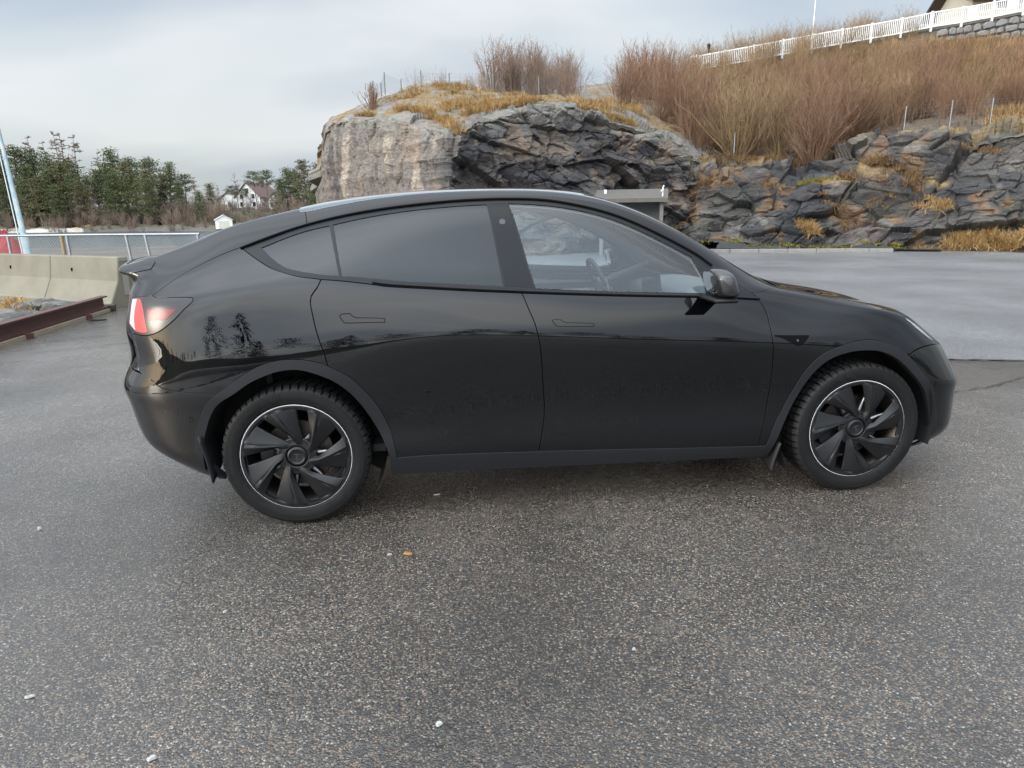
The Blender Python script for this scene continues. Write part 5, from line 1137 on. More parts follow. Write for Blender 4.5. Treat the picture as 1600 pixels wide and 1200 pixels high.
    for i in range(N):
        i2 = (i+1) % N
        for j in range(nr-1):
            if hole[i, j] and hole[i2, j] and hole[i, j+1] and hole[i2, j+1]: continue
            F.append((i*nr+j, i*nr+j+1, i2*nr+j+1, i2*nr+j))
    mb.add(V.reshape(-1, 3), F); me = mb.mesh('cover', 28)
    o = link('wheel_cover', me, M['cover'], root); md = o.modifiers.new('t', 'SOLIDIFY'); md.thickness = .006; md.offset = -1
    mb = MB(); mb.grid(lathe([(.0, -.099), (.030, -.099), (.0335, -.1005), (.0365, -.1045), (.0395, -.1035), (.046, -.097), (.051, -.093)], 48), close_u=True); hub = mb.build('hub_cap', M['cover'], o, smooth=35)
    # faint moulded T-shaped emblem on the cap
    mb = MB(); mb.box((0, -.0998, .010), (.030, .0016, .0045)); mb.box((0, -.0998, -.004), (.006, .0016, .024)); mb.build('emblem', M['emblem'], hub)
    mb = MB(); mb.grid(lathe([(.2450, -.1070), (.2462, -.1098), (.2530, -.1102), (.2548, -.1065)], 128), close_u=True); mb.build('white_ring', M['ring'], o, smooth=60)
    # sidewall lettering must not turn with the cover
    for c in (o, rim): c.rotation_euler = (0, spin, 0)
    o.scale = (1.046, 1, 1.046)
    return root
RINGK = .263/.2510
wheels = []
for (x, spin) in ((-1.445, R(4)), (1.445, R(-13))):
    for sd in (-1, 1):
        w = make_wheel(spin) if sd < 0 else copy_tree(wheels[-1], None)
        w.parent = car; w.location = (x, sd*.808, WR-.004); w.rotation_euler = (0, 0, 0 if sd < 0 else math.pi)
        wheels.append(w)

# ------------------------------------------------------------------ wheel housings, underbody, mud flaps
for x in (-1.445, 1.445):
    for sd in (-1, 1):
        mb = MB(); n = 32; a = np.linspace(-.17*math.pi, 1.04*math.pi, n) if x < 0 else np.linspace(-.09*math.pi, 1.17*math.pi, n); rad = .430
        P = [[(x+rad*math.cos(t), sd*y, .36+rad*math.sin(t)*.985) for y in (.925, .80, .60)] for t in a]
        mb.grid(P); mb.add([(x, sd*.60, .36)]+[tuple(p[2]) for p in P], [(0, i+1, i+2) for i in range(n-1)]); mb.build('wheel_housing', M['dark'], car, smooth=60)
mb = MB(); mb.box((0, 0, .215), (3.6, 1.10, .05), bev=.02); mb.box((0, 0, .24), (1.95, 1.76, .05), bev=.02); mb.build('underbody', M['dark'], car)
for sd in (-1, 1):
    # rear flap hangs behind the rear arch, front flap off the sill end
    for (x0, z0, ya, yb, dz, lean, nm) in ((-1.880, .48, .72, .950, .235, .035, 'rear'), (1.010, .30, .76, .945, .165, -.035, 'front')):
        rows = []
        for i in range(9):
            t = i/8; zz = z0-dz*t; dx_ = lean*t*t+(.012*math.sin(t*3))*(1 if nm == 'rear' else -1)
            yb2 = yb-.010*t; ya2 = ya+.02*t
            sl = .055*(1 if i == 8 else 0)
            rows.append([(x0+dx_, sd*(ya2+(yb2-ya2)*q), zz+.05*(1-q)*t) for q in np.linspace(0, 1, 6)])
        mb = MB(); mb.grid(rows); o = mb.build('mud_flap', M['cladding'], car, smooth=60); md = o.modifiers.new('t', 'SOLIDIFY'); md.thickness = .007

# ------------------------------------------------------------------ cabin
def inner(name, segs, mat, off, **kw): return P_(name, segs, mat, off=off, gap=kw.pop('gap', -.004), flange=0, dens=.06, **kw)
for sd in (-1, 1):
    inner('pillar_trim', SEGS['roof_rail'], M['headliner'], -.045, side=sd)
    inner('door_card', SEGS['front_door'], M['interior'], -.085, side=sd)
    inner('door_card', SEGS['rear_door'], M['interior'], -.085, side=sd)
    fr = [ctrim, beltA, beltF, [(.6545,.4617),(.6490,.4921)], rev(rail)]
    P_('window_surround', fr, M['interior_grey'], holes=[q_loop, r_loop, f_loop], side=sd, gap=-.004, off=-.024, flange=0, dens=.06)
    # pale arm-rest band on the front door card
    mb = MB(); mb.tube([(-.30, sd*.80, .90), (.15, sd*.795, .905), (.55, sd*.80, .93)], [.030, .034, .02], 10); mb.build('arm_rest', M['interior_white'], car, smooth=60)
    mb = MB(); mb.grid([[(x, sd*(.838), .98+.0*x), (x, sd*.826, 1.055-.012*x)] for x in np.linspace(-.25, .62, 8)]); mb.build('door_trim_strip', M['interior_white'], car)
inner('headlining', [[(.2795,.6915),(.36,.70),(.40,.703)], [(.40,.703),(.40,.78)], [(.40,.78),(.34,.80),(.30,1)], [(.30,1),(.270,1)], [(.270,1),(.272,.735),(.2795,.6915)]], M['headliner'], -.04, both=True)
inner('headlining', [[(.44,.705),(.48,.703),(.52,.70)], [(.52,.70),(.512,1)], [(.512,1),(.485,1)], [(.485,1),(.480,.78),(.44,.76)], [(.44,.76),(.44,.705)]], M['headliner'], -.04, both=True)
# dashboard: swept section
sec = [(1.02, 1.045), (.90, 1.052), (.78, 1.045), (.70, 1.020), (.66, .975), (.665, .93), (.70, .90), (.72, .78), (.80, .55)]
mb = MB(); mb.grid([[(x-.10*(abs(y)/.8)**2*0+.02*(1-(y/.8)**2), y, z-.012*(y/.8)**2) for x, z in sec] for y in np.linspace(-.80, .80, 13)], flip=True); dash = mb.build('dashboard', M['interior_grey'], car, smooth=50)
mb = MB(); mb.grid([[(.668+.02*(1-(y/.8)**2)-.004, y, .975), (.672+.02*(1-(y/.8)**2)-.004, y, .925)] for y in np.linspace(-.79, .79, 13)], flip=True); mb.build('dash_strip', M['interior_white'], dash)
mb = MB(); mb.box((.60, .02, 1.02), (.018, .36, .225), rot=Matrix.Rotation(R(-10), 4, 'Y'), bev=.007); scr = mb.build('centre_screen', M['interior'], car)
mb = MB(); mb.box((.5885, .02, 1.0185), (.003, .335, .20), rot=Matrix.Rotation(R(-10), 4, 'Y')); mb.build('screen_panel', M['screen'], scr)
mb = MB(); mb.tube([(.62, .02, .98), (.70, .02, .95)], .03, 10); mb.build('screen_mount', M['interior'], scr)
# steering wheel on the far (left-hand) seat
sw = empty('steering_wheel'); sw.parent = car; sw.location = (.36, .39, 1.005); sw.rotation_euler = (0, R(-24), 0)
mb = MB(); t = np.linspace(0, 2*math.pi, 49); q = [(0, .182*math.cos(a), .182*math.sin(a)) for a in t]; mb.tube(q, .0165, 10, cap=False); mb.build('wheel_rim', M['interior'], sw, smooth=60)
mb = MB(); mb.box((.02, 0, -.005), (.05, .13, .10), bev=.02); mb.build('airbag_hub', M['interior_grey'], sw, smooth=40)
mb = MB()
for a in (R(10), R(170), R(270)): mb.tube([(.02, .05*math.cos(a), .05*math.sin(a)), (0, .178*math.cos(a), .178*math.sin(a))], [.02, .015], 8)
mb.build('wheel_spokes', M['interior'], sw, smooth=50)
mb = MB(); mb.tube([(.03, 0, 0), (.35, 0, -.02)], .035, 10); mb.build('steering_column', M['interior'], sw, smooth=50)
# interior mirror
mb = MB(); mb.box((.30, .0, 1.425), (.03, .235, .065), rot=Matrix.Rotation(R(12), 4, 'Z'), bev=.012); im = mb.build('interior_mirror', M['interior'], car, smooth=40)
mb = MB(); mb.tube([(.31, 0, 1.43), (.40, 0, 1.455)], .014, 8); mb.build('mirror_stalk', M['interior'], im, smooth=50)
# seats
def seat(x, y, w, rec=.22):
    s = empty('seat'); s.parent = car; s.location = (x, y, 0)
    mb = MB()
    P = []
    for yy in np.linspace(-w/2, w/2, 9):
        b = .05*abs(2*yy/w)**3; e = .02 if abs(yy) == w/2 else 0
        P.append([(-.05, yy, .46), (.0, yy, .55+b), (.2, yy, .565+b), (.42, yy, .585+b-e), (.50, yy, .55-e), (.50, yy, .42)])
    mb.grid(P); mb.build('cushion', M['interior'], s, smooth=60)
    P = []
    for yy in np.linspace(-w/2, w/2, 9):
        b = .045*abs(2*yy/w)**3; q = []
        for z, d in ((.48, .02), (.62, .03), (.85, .02), (1.0, .0), (1.10, -.03)):
            q.append((.06-rec*(z-.48)/.62+d+b, yy*(1-.25*max(0, z-.85)/.25), z))
        q += [(q[-1][0]-.05, q[-1][1], 1.10), (q[-1][0]-.09, q[-1][1], 1.0), (-.10-rec*.2, yy, .70), (-.06, yy, .48)]
        P.append(q)
    mb = MB(); mb.grid(P); mb.build('backrest', M['interior'], s, smooth=60)
    mb = MB(); mb.box((-.205, 0, 1.19), (.085, .26, .17), bev=.035); mb.tube([(-.19, -.06, 1.06), (-.20, -.06, 1.16)], .007, 6); mb.tube([(-.19, .06, 1.06), (-.20, .06, 1.16)], .007, 6); mb.build('headrest', M['interior'], s, smooth=50)
seat(-.42, -.38, .52); seat(-.42, .38, .52); seat(-1.18, -.42, .52, .18); seat(-1.18, .42, .52, .18)
mb = MB(); mb.box((-.2, 0, .32), (2.1, 1.5, .04)); mb.box((.15, 0, .48), (.85, .26, .28), bev=.04); mb.build('cabin_floor', M['interior'], car)
mb = MB(); mb.box((-1.60, 0, .70), (.03, 1.30, .75)); mb.box((.88, 0, .62), (.03, 1.4, .70)); mb.build('bulkhead', M['interior'], car)

# ------------------------------------------------------------------ vegetation
def plantmat(name, c0, c1, rough=.75, trans=0.):
    """leaf / twig colour varies from piece to piece ('tone' attribute)"""
    m, t, b = newmat(name); a = t.nodes.new('ShaderNodeAttribute'); a.attribute_name = 'tone'; r = t.nodes.new('ShaderNodeMix'); r.data_type = 'RGBA'
    t.links.new(a.outputs['Fac'], r.inputs['Factor']); r.inputs[6].default_value = (*c0, 1); r.inputs[7].default_value = (*c1, 1); t.links.new(r.outputs[2], b.inputs['Base Color'])
    b.inputs['Roughness'].default_value = rough; b.inputs['Specular IOR Level'].default_value = .2; return m
M['twig_red'] = plantmat('red_brown_twigs', (.088, .050, .031), (.27, .160, .098)); M['twig_ochre'] = plantmat('ochre_twigs', (.105, .070, .038), (.31, .212, .115)); M['twig_grey'] = plantmat('grey_twigs', (.105, .072, .054), (.29, .205, .155))
M['drygrass'] = plantmat('dry_grass', (.24, .145, .052), (.50, .345, .165)); M['redgrass'] = plantmat('rusty_grass', (.120, .070, .033), (.30, .192, .097)); M['greengrass'] = plantmat('moss_grass', (.14, .13, .025), (.36, .30, .07))
M['pine'] = plantmat('pine_needles', (.030, .040, .016), (.105, .126, .052)); M['olive'] = plantmat('olive_needles', (.050, .050, .020), (.145, .138, .06)); M['spruce'] = plantmat('spruce_needles', (.016, .030, .015), (.055, .085, .038))
M['bark'] = pmat('bark', (.16, .115, .085), .9, noise=(3, (.09, .07, .055), .25)); M['bark_grey'] = plantmat('bare_branches', (.13, .10, .085), (.29, .225, .19))
rng = np.random.default_rng(5)
def stems(base, direc, length, r0, r1, k=5, bend=.25, droop=0., rng=rng):
    """curved tapering stems; base (m,3), direc (m,3) unit, length (m)"""
    m = len(base); s = np.linspace(0, 1, k)[None, :, None]; side = rng.normal(size=(m, 3)); side -= (side*direc).sum(1, keepdims=True)*direc; side /= np.linalg.norm(side, axis=1, keepdims=True)+1e-9
    L = length[:, None, None]; P = base[:, None]+direc[:, None]*L*s+side[:, None]*L*bend*(s**2)*rng.uniform(.2, 1, (m, 1, 1)); P[..., 2] += (np.array([0, 0, 1.])[None, None]*0).sum()-droop*(length[:, None]*np.linspace(0, 1, k)[None]**2)
    wob = rng.normal(size=(m, k, 3))*.018*L; wob[:, 0] = 0; P = P+wob
    rad = r0*(1-np.linspace(0, 1, k)[None])+r1*np.linspace(0, 1, k)[None]; return P, np.broadcast_to(rad, (m, k))*rng.uniform(.7, 1.3, (m, 1))
def branch_off(P, per, lo, hi, lenf, spread, r0, r1, k=3, up=.35, rng=rng):
    m, kk = P.shape[:2]; idx = np.repeat(np.arange(m), per); t = rng.uniform(lo, hi, len(idx))*(kk-1); i = np.minimum(t.astype(int), kk-2); f = (t-i)[:, None]
    b = P[idx, i]*(1-f)+P[idx, i+1]*f; d = P[idx, i+1]-P[idx, i]; L0 = np.linalg.norm(P[:, -1]-P[:, 0], axis=1)[idx]
    d /= np.linalg.norm(d, axis=1, keepdims=True)+1e-9; d = d+rng.normal(size=d.shape)*spread; d[:, 2] += up; d /= np.linalg.norm(d, axis=1, keepdims=True)
    L = L0*lenf*rng.uniform(.5, 1.2, len(idx))*(1-.5*t/(kk-1)); return stems(b, d, L, r0, r1, k, .18, rng=rng)
def pack(parts, n=3):
    """list of (P, rad) -> verts, quads, tone per vertex"""
    V, F, T, o = [], [], [], 0
    for P, r in parts:
        v, f = tubes(P, r, n); V.append(v); F.append(f+o); o += len(v); T.append(np.repeat(rng.uniform(0, 1, P.shape[0]), P.shape[1]*n))
    return np.concatenate(V), np.concatenate(F), np.concatenate(T)
def shrub_arrays(h, spread, ns, seed, lean=(0, 0), twig=4, thick=1.0, lite=False):
    g = np.random.default_rng(seed); a = g.uniform(0, 2*math.pi, ns); tilt = np.abs(g.normal(0, spread, ns)); base = np.stack([np.cos(a)*g.uniform(0, .12*h, ns), np.sin(a)*g.uniform(0, .12*h, ns), np.zeros(ns)-.05], 1)
    d = np.stack([np.cos(a)*np.sin(tilt)+lean[0], np.sin(a)*np.sin(tilt)+lean[1], np.cos(tilt)], 1); d /= np.linalg.norm(d, axis=1, keepdims=True)
    P, r = stems(base, d, h*g.uniform(.55, 1.05, ns), .016*thick, .004*thick, 4 if lite else 5, .16, rng=g)
    P2, r2 = branch_off(P, twig, .2, .95, .42, .62, .0075*thick, .003*thick, 2 if lite else 3, .45, rng=g); P3, r3 = branch_off(P2, 2, .2, .9, .55, .7, .0045*thick, .0025*thick, 2 if lite else 3, .4, rng=g)
    return pack([(P, r), (P2, r2), (P3, r3)])
def shrub_mesh(*a, **k): v, f, t = shrub_arrays(*a, **k); me = fastmesh('shrub', v, f); set_attr(me, 'tone', t); return me
def surf_at(surf, px_, row): return on(surf, px_, row)
# single shrubs one can tell apart
one = [('CL', 1150, 180, 3.3, .46, 120, 'twig_ochre', 'large fan-shaped ochre willow shrub at the left end of the thicket'), ('CL', 1268, 176, 3.1, .44, 110, 'twig_red', 'reddish bare shrub with thick pale cut stems above the dark seep'),
       ('CL', 1075, 186, 2.9, .22, 80, 'twig_red', 'tall upright red-stemmed shrub beside the end of the outcrop'), ('CL', 1210, 182, 3.0, .42, 100, 'twig_ochre', 'bushy ochre shrub in the middle of the thicket front'), ('CL', 1325, 188, 2.8, .50, 110, 'twig_red', 'wide sprawling red-brown shrub where the cliff steps up'),
       ('CL', 1440, 190, 2.7, .40, 70, 'twig_red', 'dark red-brown shrub behind the wire mesh on the cliff'), ('CL', 1520, 192, 2.6, .40, 60, 'twig_ochre', 'straw-coloured bare shrub near the right end of the cliff top'),
       ('OC', 800, 258, 2.2, .30, 120, 'twig_grey', 'left one of the pale grey bare shrubs on the crown of the outcrop'), ('OC', 838, 262, 2.4, .28, 120, 'twig_grey', 'middle one of the pale grey bare shrubs on the crown of the outcrop'), ('OC', 880, 264, 2.1, .30, 110, 'twig_grey', 'right one of the pale grey bare shrubs on the crown of the outcrop'),
       ('OC', 1000, 262, 2.7, .26, 85, 'twig_red', 'tall reddish shrub rising at the left shoulder of the thicket'), ('OC', 1040, 260, 2.8, .26, 85, 'twig_red', 'dense reddish shrub just left of the tall upright one'), ('OC', 770, 256, 2.2, .26, 40, 'twig_grey', 'small pale grey shrub left of the three on the outcrop crown'),
       ('OC', 582, 220, 1.1, .35, 30, 'twig_red', 'small dark bare shrub at the left rim of the outcrop')]
for i, (sf, px_, rw, h, spd, ns, mt, lb) in enumerate(one):
    p = surf_at(CLIFF if sf == 'CL' else OUTCROP, px_, rw); o = link('bare_shrub', shrub_mesh(h, spd, ns, 100+i, twig=5), M[mt]); o.location = tuple(p); tag(o, lb, 'shrub', 'bare shrubs on the rocks')
# the thicket behind them: one mass
def thicket(name, spots, label, mt, seed, thick=1.0):
    protos = [shrub_arrays(1.0, .34, 34, seed+k, twig=5, thick=.26*thick, lite=True) for k in range(5)]; V, F, T, o = [], [], [], 0; g = np.random.default_rng(seed)
    for (p, h) in spots:
        v, f, t = protos[g.integers(5)]; a = g.uniform(0, 6.28); c, s = math.cos(a), math.sin(a); w = v@np.array([[c, s, 0], [-s, c, 0], [0, 0, 1]])*np.array([h*1.05, h*1.05, h])+p
        V.append(w); F.append(f+o); T.append(np.clip(t*.8+g.uniform(-.1, .3), 0, 1)); o += len(v)
    me = fastmesh(name, np.concatenate(V), np.concatenate(F)); set_attr(me, 'tone', np.concatenate(T)); return tag(link(name, me, M[mt]), label, 'thicket', kind='stuff')
g = np.random.default_rng(77)
def cl_spots(n, x0, x1, r0, r1, h0, h1): return [(on(CLIFF, g.uniform(x0, x1), g.uniform(r0, r1)), g.uniform(h0, h1)) for _ in range(n)]
thicket('thicket', cl_spots(70, 1060, 1340, 182, 216, 1.9, 3.0), 'dense red-brown bare thicket covering the slope behind the first shrubs', 'twig_red', 300)
thicket('thicket', cl_spots(110, 1060, 1440, 186, 238, 1.5, 2.5)+cl_spots(60, 1090, 1420, 230, 246, 1.5, 2.4)+cl_spots(34, 1075, 1230, 236, 247, 1.9, 2.8), 'ochre bare thicket higher up the slope below the white fence', 'twig_ochre', 310)
thicket('thicket', cl_spots(80, 1320, 1680, 184, 218, 1.2, 2.1), 'low brown thicket along the top of the right-hand cliff', 'twig_red', 320)
thicket('thicket', [(on(OUTCROP, g.uniform(965, 1090), g.uniform(246, 274)), g.uniform(1.8, 2.8)) for _ in range(34)], 'reddish thicket where the outcrop meets the slope', 'twig_red', 330)
thicket('thicket', [(on(OUTCROP, g.uniform(640, 760), g.uniform(256, 262)), g.uniform(.8, 1.4)) for _ in range(7)]+[(on(OUTCROP, g.uniform(770, 905), g.uniform(256, 268)), g.uniform(1.3, 2.2)) for _ in range(30)], 'pale thin twigs standing along the skyline of the outcrop', 'twig_grey', 340)
# grasses
def grass_mass(name, spots, mt, label, seed, nb=55, sway=.5):
    """tufts: (point, height, radius)"""
    g = np.random.default_rng(seed); B, D, L = [], [], []
    for p, h, rad in spots:
        n = int(nb*g.uniform(.7, 1.3)); a = g.uniform(0, 2*math.pi, n); r = rad*np.sqrt(g.uniform(0, 1, n)); B.append(np.array(p)+np.stack([np.cos(a)*r, np.sin(a)*r, np.full(n, -.04)], 1))
        tl = np.abs(g.normal(0, sway, n)); D.append(np.stack([np.cos(a)*np.sin(tl)-.15, np.sin(a)*np.sin(tl)-.2, np.cos(tl)], 1)); L.append(h*g.uniform(.5, 1.15, n))
    B, D, L = np.concatenate(B), np.concatenate(D), np.concatenate(L); D /= np.linalg.norm(D, axis=1, keepdims=True); m = len(B)
    k = 4; s = np.linspace(0, 1, k)[None, :, None]; P = B[:, None]+D[:, None]*L[:, None, None]*s; P[..., 2] -= (L[:, None]*.38*np.linspace(0, 1, k)[None]**2)
    side = np.stack([g.normal(size=m), g.normal(size=m), np.zeros(m)], 1); side /= np.linalg.norm(side, axis=1, keepdims=True); w = .010*(1-np.linspace(0, 1, k)[None, :, None]*.85)*g.uniform(.7, 1.5, (m, 1, 1))
    V = np.stack([P-side[:, None]*w, P+side[:, None]*w], 2).reshape(-1, 3); idx = np.arange(m*k*2).reshape(m, k, 2); F = np.stack([idx[:, :-1, 0], idx[:, :-1, 1], idx[:, 1:, 1], idx[:, 1:, 0]], -1).reshape(-1, 4)
    me = fastmesh(name, V, F); set_attr(me, 'tone', np.repeat(g.uniform(0, 1, m), k*2)); return tag(link(name, me, M[mt]), label, 'grass', kind='stuff')
def line_spots(surf, pts, n, h, rad, jr=3, seed=1):
    g = np.random.default_rng(seed); out = []; pts = np.array(pts, float); L = np.concatenate([[0], np.cumsum(np.hypot(*np.diff(pts, axis=0).T))])
    for s in g.uniform(0, L[-1], n): out.append((on(surf, np.interp(s, L, pts[:, 0])+g.normal(0, 3), np.interp(s, L, pts[:, 1])+g.normal(0, jr)), h*g.uniform(.7, 1.25), rad))
    return out
gs = line_spots(OUTCROP, [(620, 214), (660, 210), (690, 205), (706, 198), (712, 186)], 60, .42, .16, 2.5, 1)+line_spots(OUTCROP, [(690, 228), (730, 222), (780, 222), (830, 216)], 80, .42, .2, 4, 2)+line_spots(OUTCROP, [(730, 208), (790, 206), (830, 208), (850, 206)], 60, .40, .18, 2, 3)
gs += line_spots(OUTCROP, [(600, 238), (650, 244), (700, 246), (760, 246), (830, 240)], 70, .32, .25, 6, 4)+line_spots(OUTCROP, [(880, 205), (930, 206), (990, 204)], 60, .38, .2, 3, 5)+line_spots(OUTCROP, [(900, 236), (950, 240), (1000, 240)], 60, .5, .3, 8, 6)+line_spots(OUTCROP, [(562, 205), (580, 212)], 14, .35, .12, 3, 7)
grass_mass('dry_grass', gs, 'drygrass', 'golden dry grass in tufts over the crown of the outcrop', 11, 70)
gs = line_spots(CLIFF, [(1480, 6), (1520, 14), (1545, 22), (1560, 8), (1620, 4)], 120, .55, .28, 7, 12)+line_spots(CLIFF, [(1440, 2), (1660, 2)], 60, .35, .25, 1.5, 13)+line_spots(CLIFF, [(1240, 30), (1262, 22), (1275, 28)], 26, .45, .15, 5, 14)+line_spots(CLIFF, [(1430, 60), (1460, 64), (1480, 52)], 22, .35, .15, 6, 15)+line_spots(CLIFF, [(1545, 184), (1600, 186), (1660, 186)], 50, .7, .3, 2, 16)
grass_mass('dry_grass', gs, 'drygrass', 'straw-yellow dry grass at the foot and ledges of the right-hand cliff', 21, 60, .7)
gs = line_spots(CLIFF, [(1060, 86), (1080, 96), (1130, 98), (1160, 94)], 50, .35, .15, 3, 22)+line_spots(CLIFF, [(1180, 94), (1215, 92)], 24, .35, .14, 2, 23)+line_spots(CLIFF, [(1310, 96), (1345, 102), (1380, 102), (1420, 96), (1440, 86)], 90, .45, .2, 4, 24)+line_spots(CLIFF, [(1100, 176), (1330, 178)], 90, .35, .25, 3, 25)+line_spots(CLIFF, [(1060, 50), (1070, 30)], 14, .3, .12, 6, 26)+line_spots(CLIFF, [(1290, 60), (1330, 40), (1400, 70)], 26, .25, .12, 10, 27)+line_spots(CLIFF, [(1480, 150), (1560, 148)], 24, .25, .15, 4, 28)
grass_mass('dry_grass', gs, 'redgrass', 'rust-brown dry grass hanging over the ledges of the lower cliff', 31, 60, .8)
gs = line_spots(CLIFF, [(1088, 3), (1130, 2), (1200, 2), (1290, 3), (1420, 2)], 50, .14, .2, 1, 32)+line_spots(CLIFF, [(1250, 98), (1300, 100)], 24, .2, .2, 3, 33)
grass_mass('moss_grass', gs, 'greengrass', 'yellow-green moss and short grass along the foot of the cliff', 41, 60, .9)
hs_ = [(on(CLIFF, g.uniform(1080, 1720), g.uniform(206, 244)), g.uniform(.6, 1.15), .45) for _ in range(900)]
grass_mass('slope_grass', hs_, 'redgrass', 'tall brown reeds and grass covering the upper slope', 51, 34, .28)
hs_ = [(on(CLIFF, g.uniform(1300, 1720), g.uniform(208, 246)), g.uniform(.6, 1.1), .45) for _ in range(520)]
grass_mass('slope_grass', hs_, 'drygrass', 'straw-coloured tall grass on the right half of the upper slope', 52, 30, .28)
bank = [((at(x, y, D)), h, .14) for x, y, D, h in ((8, 478, 11.9, .30), (18, 482, 11.6, .32), (30, 476, 12, .28), (5, 490, 11.2, .3), (40, 487, 11.4, .24), (80, 487, 11.2, .2), (105, 492, 10.9, .2), (22, 470, 12.2, .25), (14, 488, 11.3, .3))]
grass_mass('dry_grass', bank, 'drygrass', 'pale dry grass between the boulders behind the steel channel', 61, 90, .8)
bank = [((at(x, y, D)), .10, .20) for x, y, D in ((60, 490, 11.1), (75, 486, 11.3), (92, 490, 11), (120, 482, 11.2), (48, 480, 11.8), (105, 480, 11.6))]
grass_mass('moss_grass', bank, 'greengrass', 'green moss between the boulders below the barriers', 62, 110, 1.0)

# ------------------------------------------------------------------ far shore across the water
WZ = -1.8
gx, gd = np.meshgrid(np.linspace(-420, 640, 260), np.linspace(0, 1, 40), indexing='ij')
D0 = 172.-16*np.clip((gx-200)/150, 0, 1); Dd = D0+gd*150
P = at(gx.ravel(), np.full(gx.size, 342.), Dd.ravel()); nz = fbm(P*.05, 4, 5); nz2 = fbm(P*.25, 4, 9); t_ = gd.ravel()
hump = .8*np.exp(-((gx.ravel()-50)/120.)**2)+4.5*np.exp(-((gx.ravel()-400)/70.)**2)
P[:, 2] = WZ-1.2+2.3*sstep(t_, .0, .06)+(1.4+hump)*sstep(t_, .05, .45)+.8*nz*sstep(t_, .02, .2)+.7*nz2*sstep(t_, 0, .05); P[:, 2] -= 9*sstep(t_, .62, 1)
cc = lerp((.060, .048, .032), (.050, .054, .024), sstep(nz2, -.2, .4)); shore = 1-sstep(t_+.02*nz2, .045, .085); pale = shore*(gx.ravel() < 125); cc = lerp(cc, (.085, .075, .06), shore*.6); cc = lerp(cc, (.46, .43, .38), pale*.8); cc = lerp(cc, (.26, .17, .06), sstep(nz2, .0, .3)*(t_ > .05)*(t_ < .14)*(gx.ravel() < 140)*.8)
me = fastmesh('far_shore', P, gridfaces(260, 40)[:, ::-1], True); set_color(me, 'rock', cc); set_attr(me, 'wet', np.zeros(len(P))); tag(link('far_shore', me, M['rock']), kind='structure')
FS = P.reshape(260, 40, 3)
def shore_pt(px_, t): 
    i = np.clip((px_+420)/1060*259, 0, 258.9); j = np.clip(t*39, 0, 38.9); a, b_ = int(i), int(j); return FS[a, b_]*(1-(j-b_))+FS[a, min(b_+1, 39)]*(j-b_)
# tree prototypes, 1 unit = tree height ------------------------------------------------
def quads_cloud(C, R3, n, size, g, flat=.0):
    """n leaf sprays in an ellipsoid shell round C"""
    d = g.normal(size=(n, 3)); d /= np.linalg.norm(d, axis=1, keepdims=True); r = g.uniform(.35, 1, n)**.6; p = C+d*r[:, None]*R3
    a = g.normal(size=(n, 3)); a[:, 2] *= .5; a /= np.linalg.norm(a, axis=1, keepdims=True); b_ = np.cross(a, g.normal(size=(n, 3))); b_ /= np.linalg.norm(b_, axis=1, keepdims=True); s = size*g.uniform(.6, 1.3, (n, 1))
    V = np.stack([p-a*s, p+b_*s*.45-a*s*.2, p+a*s, p-b_*s*.45+a*s*.2], 1).reshape(-1, 3); tone = np.clip(.25+.5*d[:, 2]*0+g.uniform(0, .6, n), 0, 1); return V, np.repeat(tone, 4)
def finish_crown(Vs, Ts): v = np.concatenate(Vs); me = fastmesh('crown', v, np.arange(len(v)).reshape(-1, 4)); set_attr(me, 'tone', np.concatenate(Ts)); return me
def trunk_mesh(parts, n=6): v, f, t = pack(parts, n); me = fastmesh('trunk', v, f, True); set_attr(me, 'tone', t); return me
def pine_proto(seed, lo=.40, wide=.25, dens=26):
    g = np.random.default_rng(seed); Vs, Ts, parts = [], [], []; k = 8; z = np.linspace(0, 1, k); tr = np.stack([.03*np.sin(z*3+seed), .03*np.cos(z*2.3+seed), z*.97], 1)[None]; parts.append((tr, (.016*(1-z*.8))[None]))
    for i in range(int(dens*1.7)):
        zz = lo+(1-lo)*((i+.5)/(dens*1.7))**.9; a = i*2.4+g.uniform(-.5, .5); L = wide*(1.1-.80*(zz-lo)/(1-lo))*g.uniform(.45, 1.15); b = np.array([np.interp(zz*.95, z*.97, tr[0, :, 0]), np.interp(zz*.95, z*.97, tr[0, :, 1]), zz*.95])
        e = b+np.array([math.cos(a)*L, math.sin(a)*L, L*g.uniform(-.05, .45)]); parts.append((np.stack([b, (b+e)/2+[0, 0, .01], e])[None], np.array([[.006, .004, .002]])))
        n = int(34+240*L); s = g.uniform(.30, 1.05, n)**.8; c = b+(e-b)*s[:, None]+g.normal(size=(n, 3))*np.array([.030, .030, .014])*(.5+s[:, None]); dv = g.normal(size=(n, 3)); dv[:, 2] = np.abs(dv[:, 2])*.7; dv /= np.linalg.norm(dv, axis=1, keepdims=True); w = np.cross(dv, g.normal(size=(n, 3))); w /= np.linalg.norm(w, axis=1, keepdims=True); sz = .0135*g.uniform(.6, 1.4, (n, 1))
        Vs.append(np.stack([c-dv*sz, c+w*sz*.40, c+dv*sz, c-w*sz*.40], 1).reshape(-1, 3)); Ts.append(np.repeat(np.clip(g.uniform(0, .6)+g.uniform(0, .4, n), 0, 1), 4))
    return trunk_mesh(parts), finish_crown(Vs, Ts)
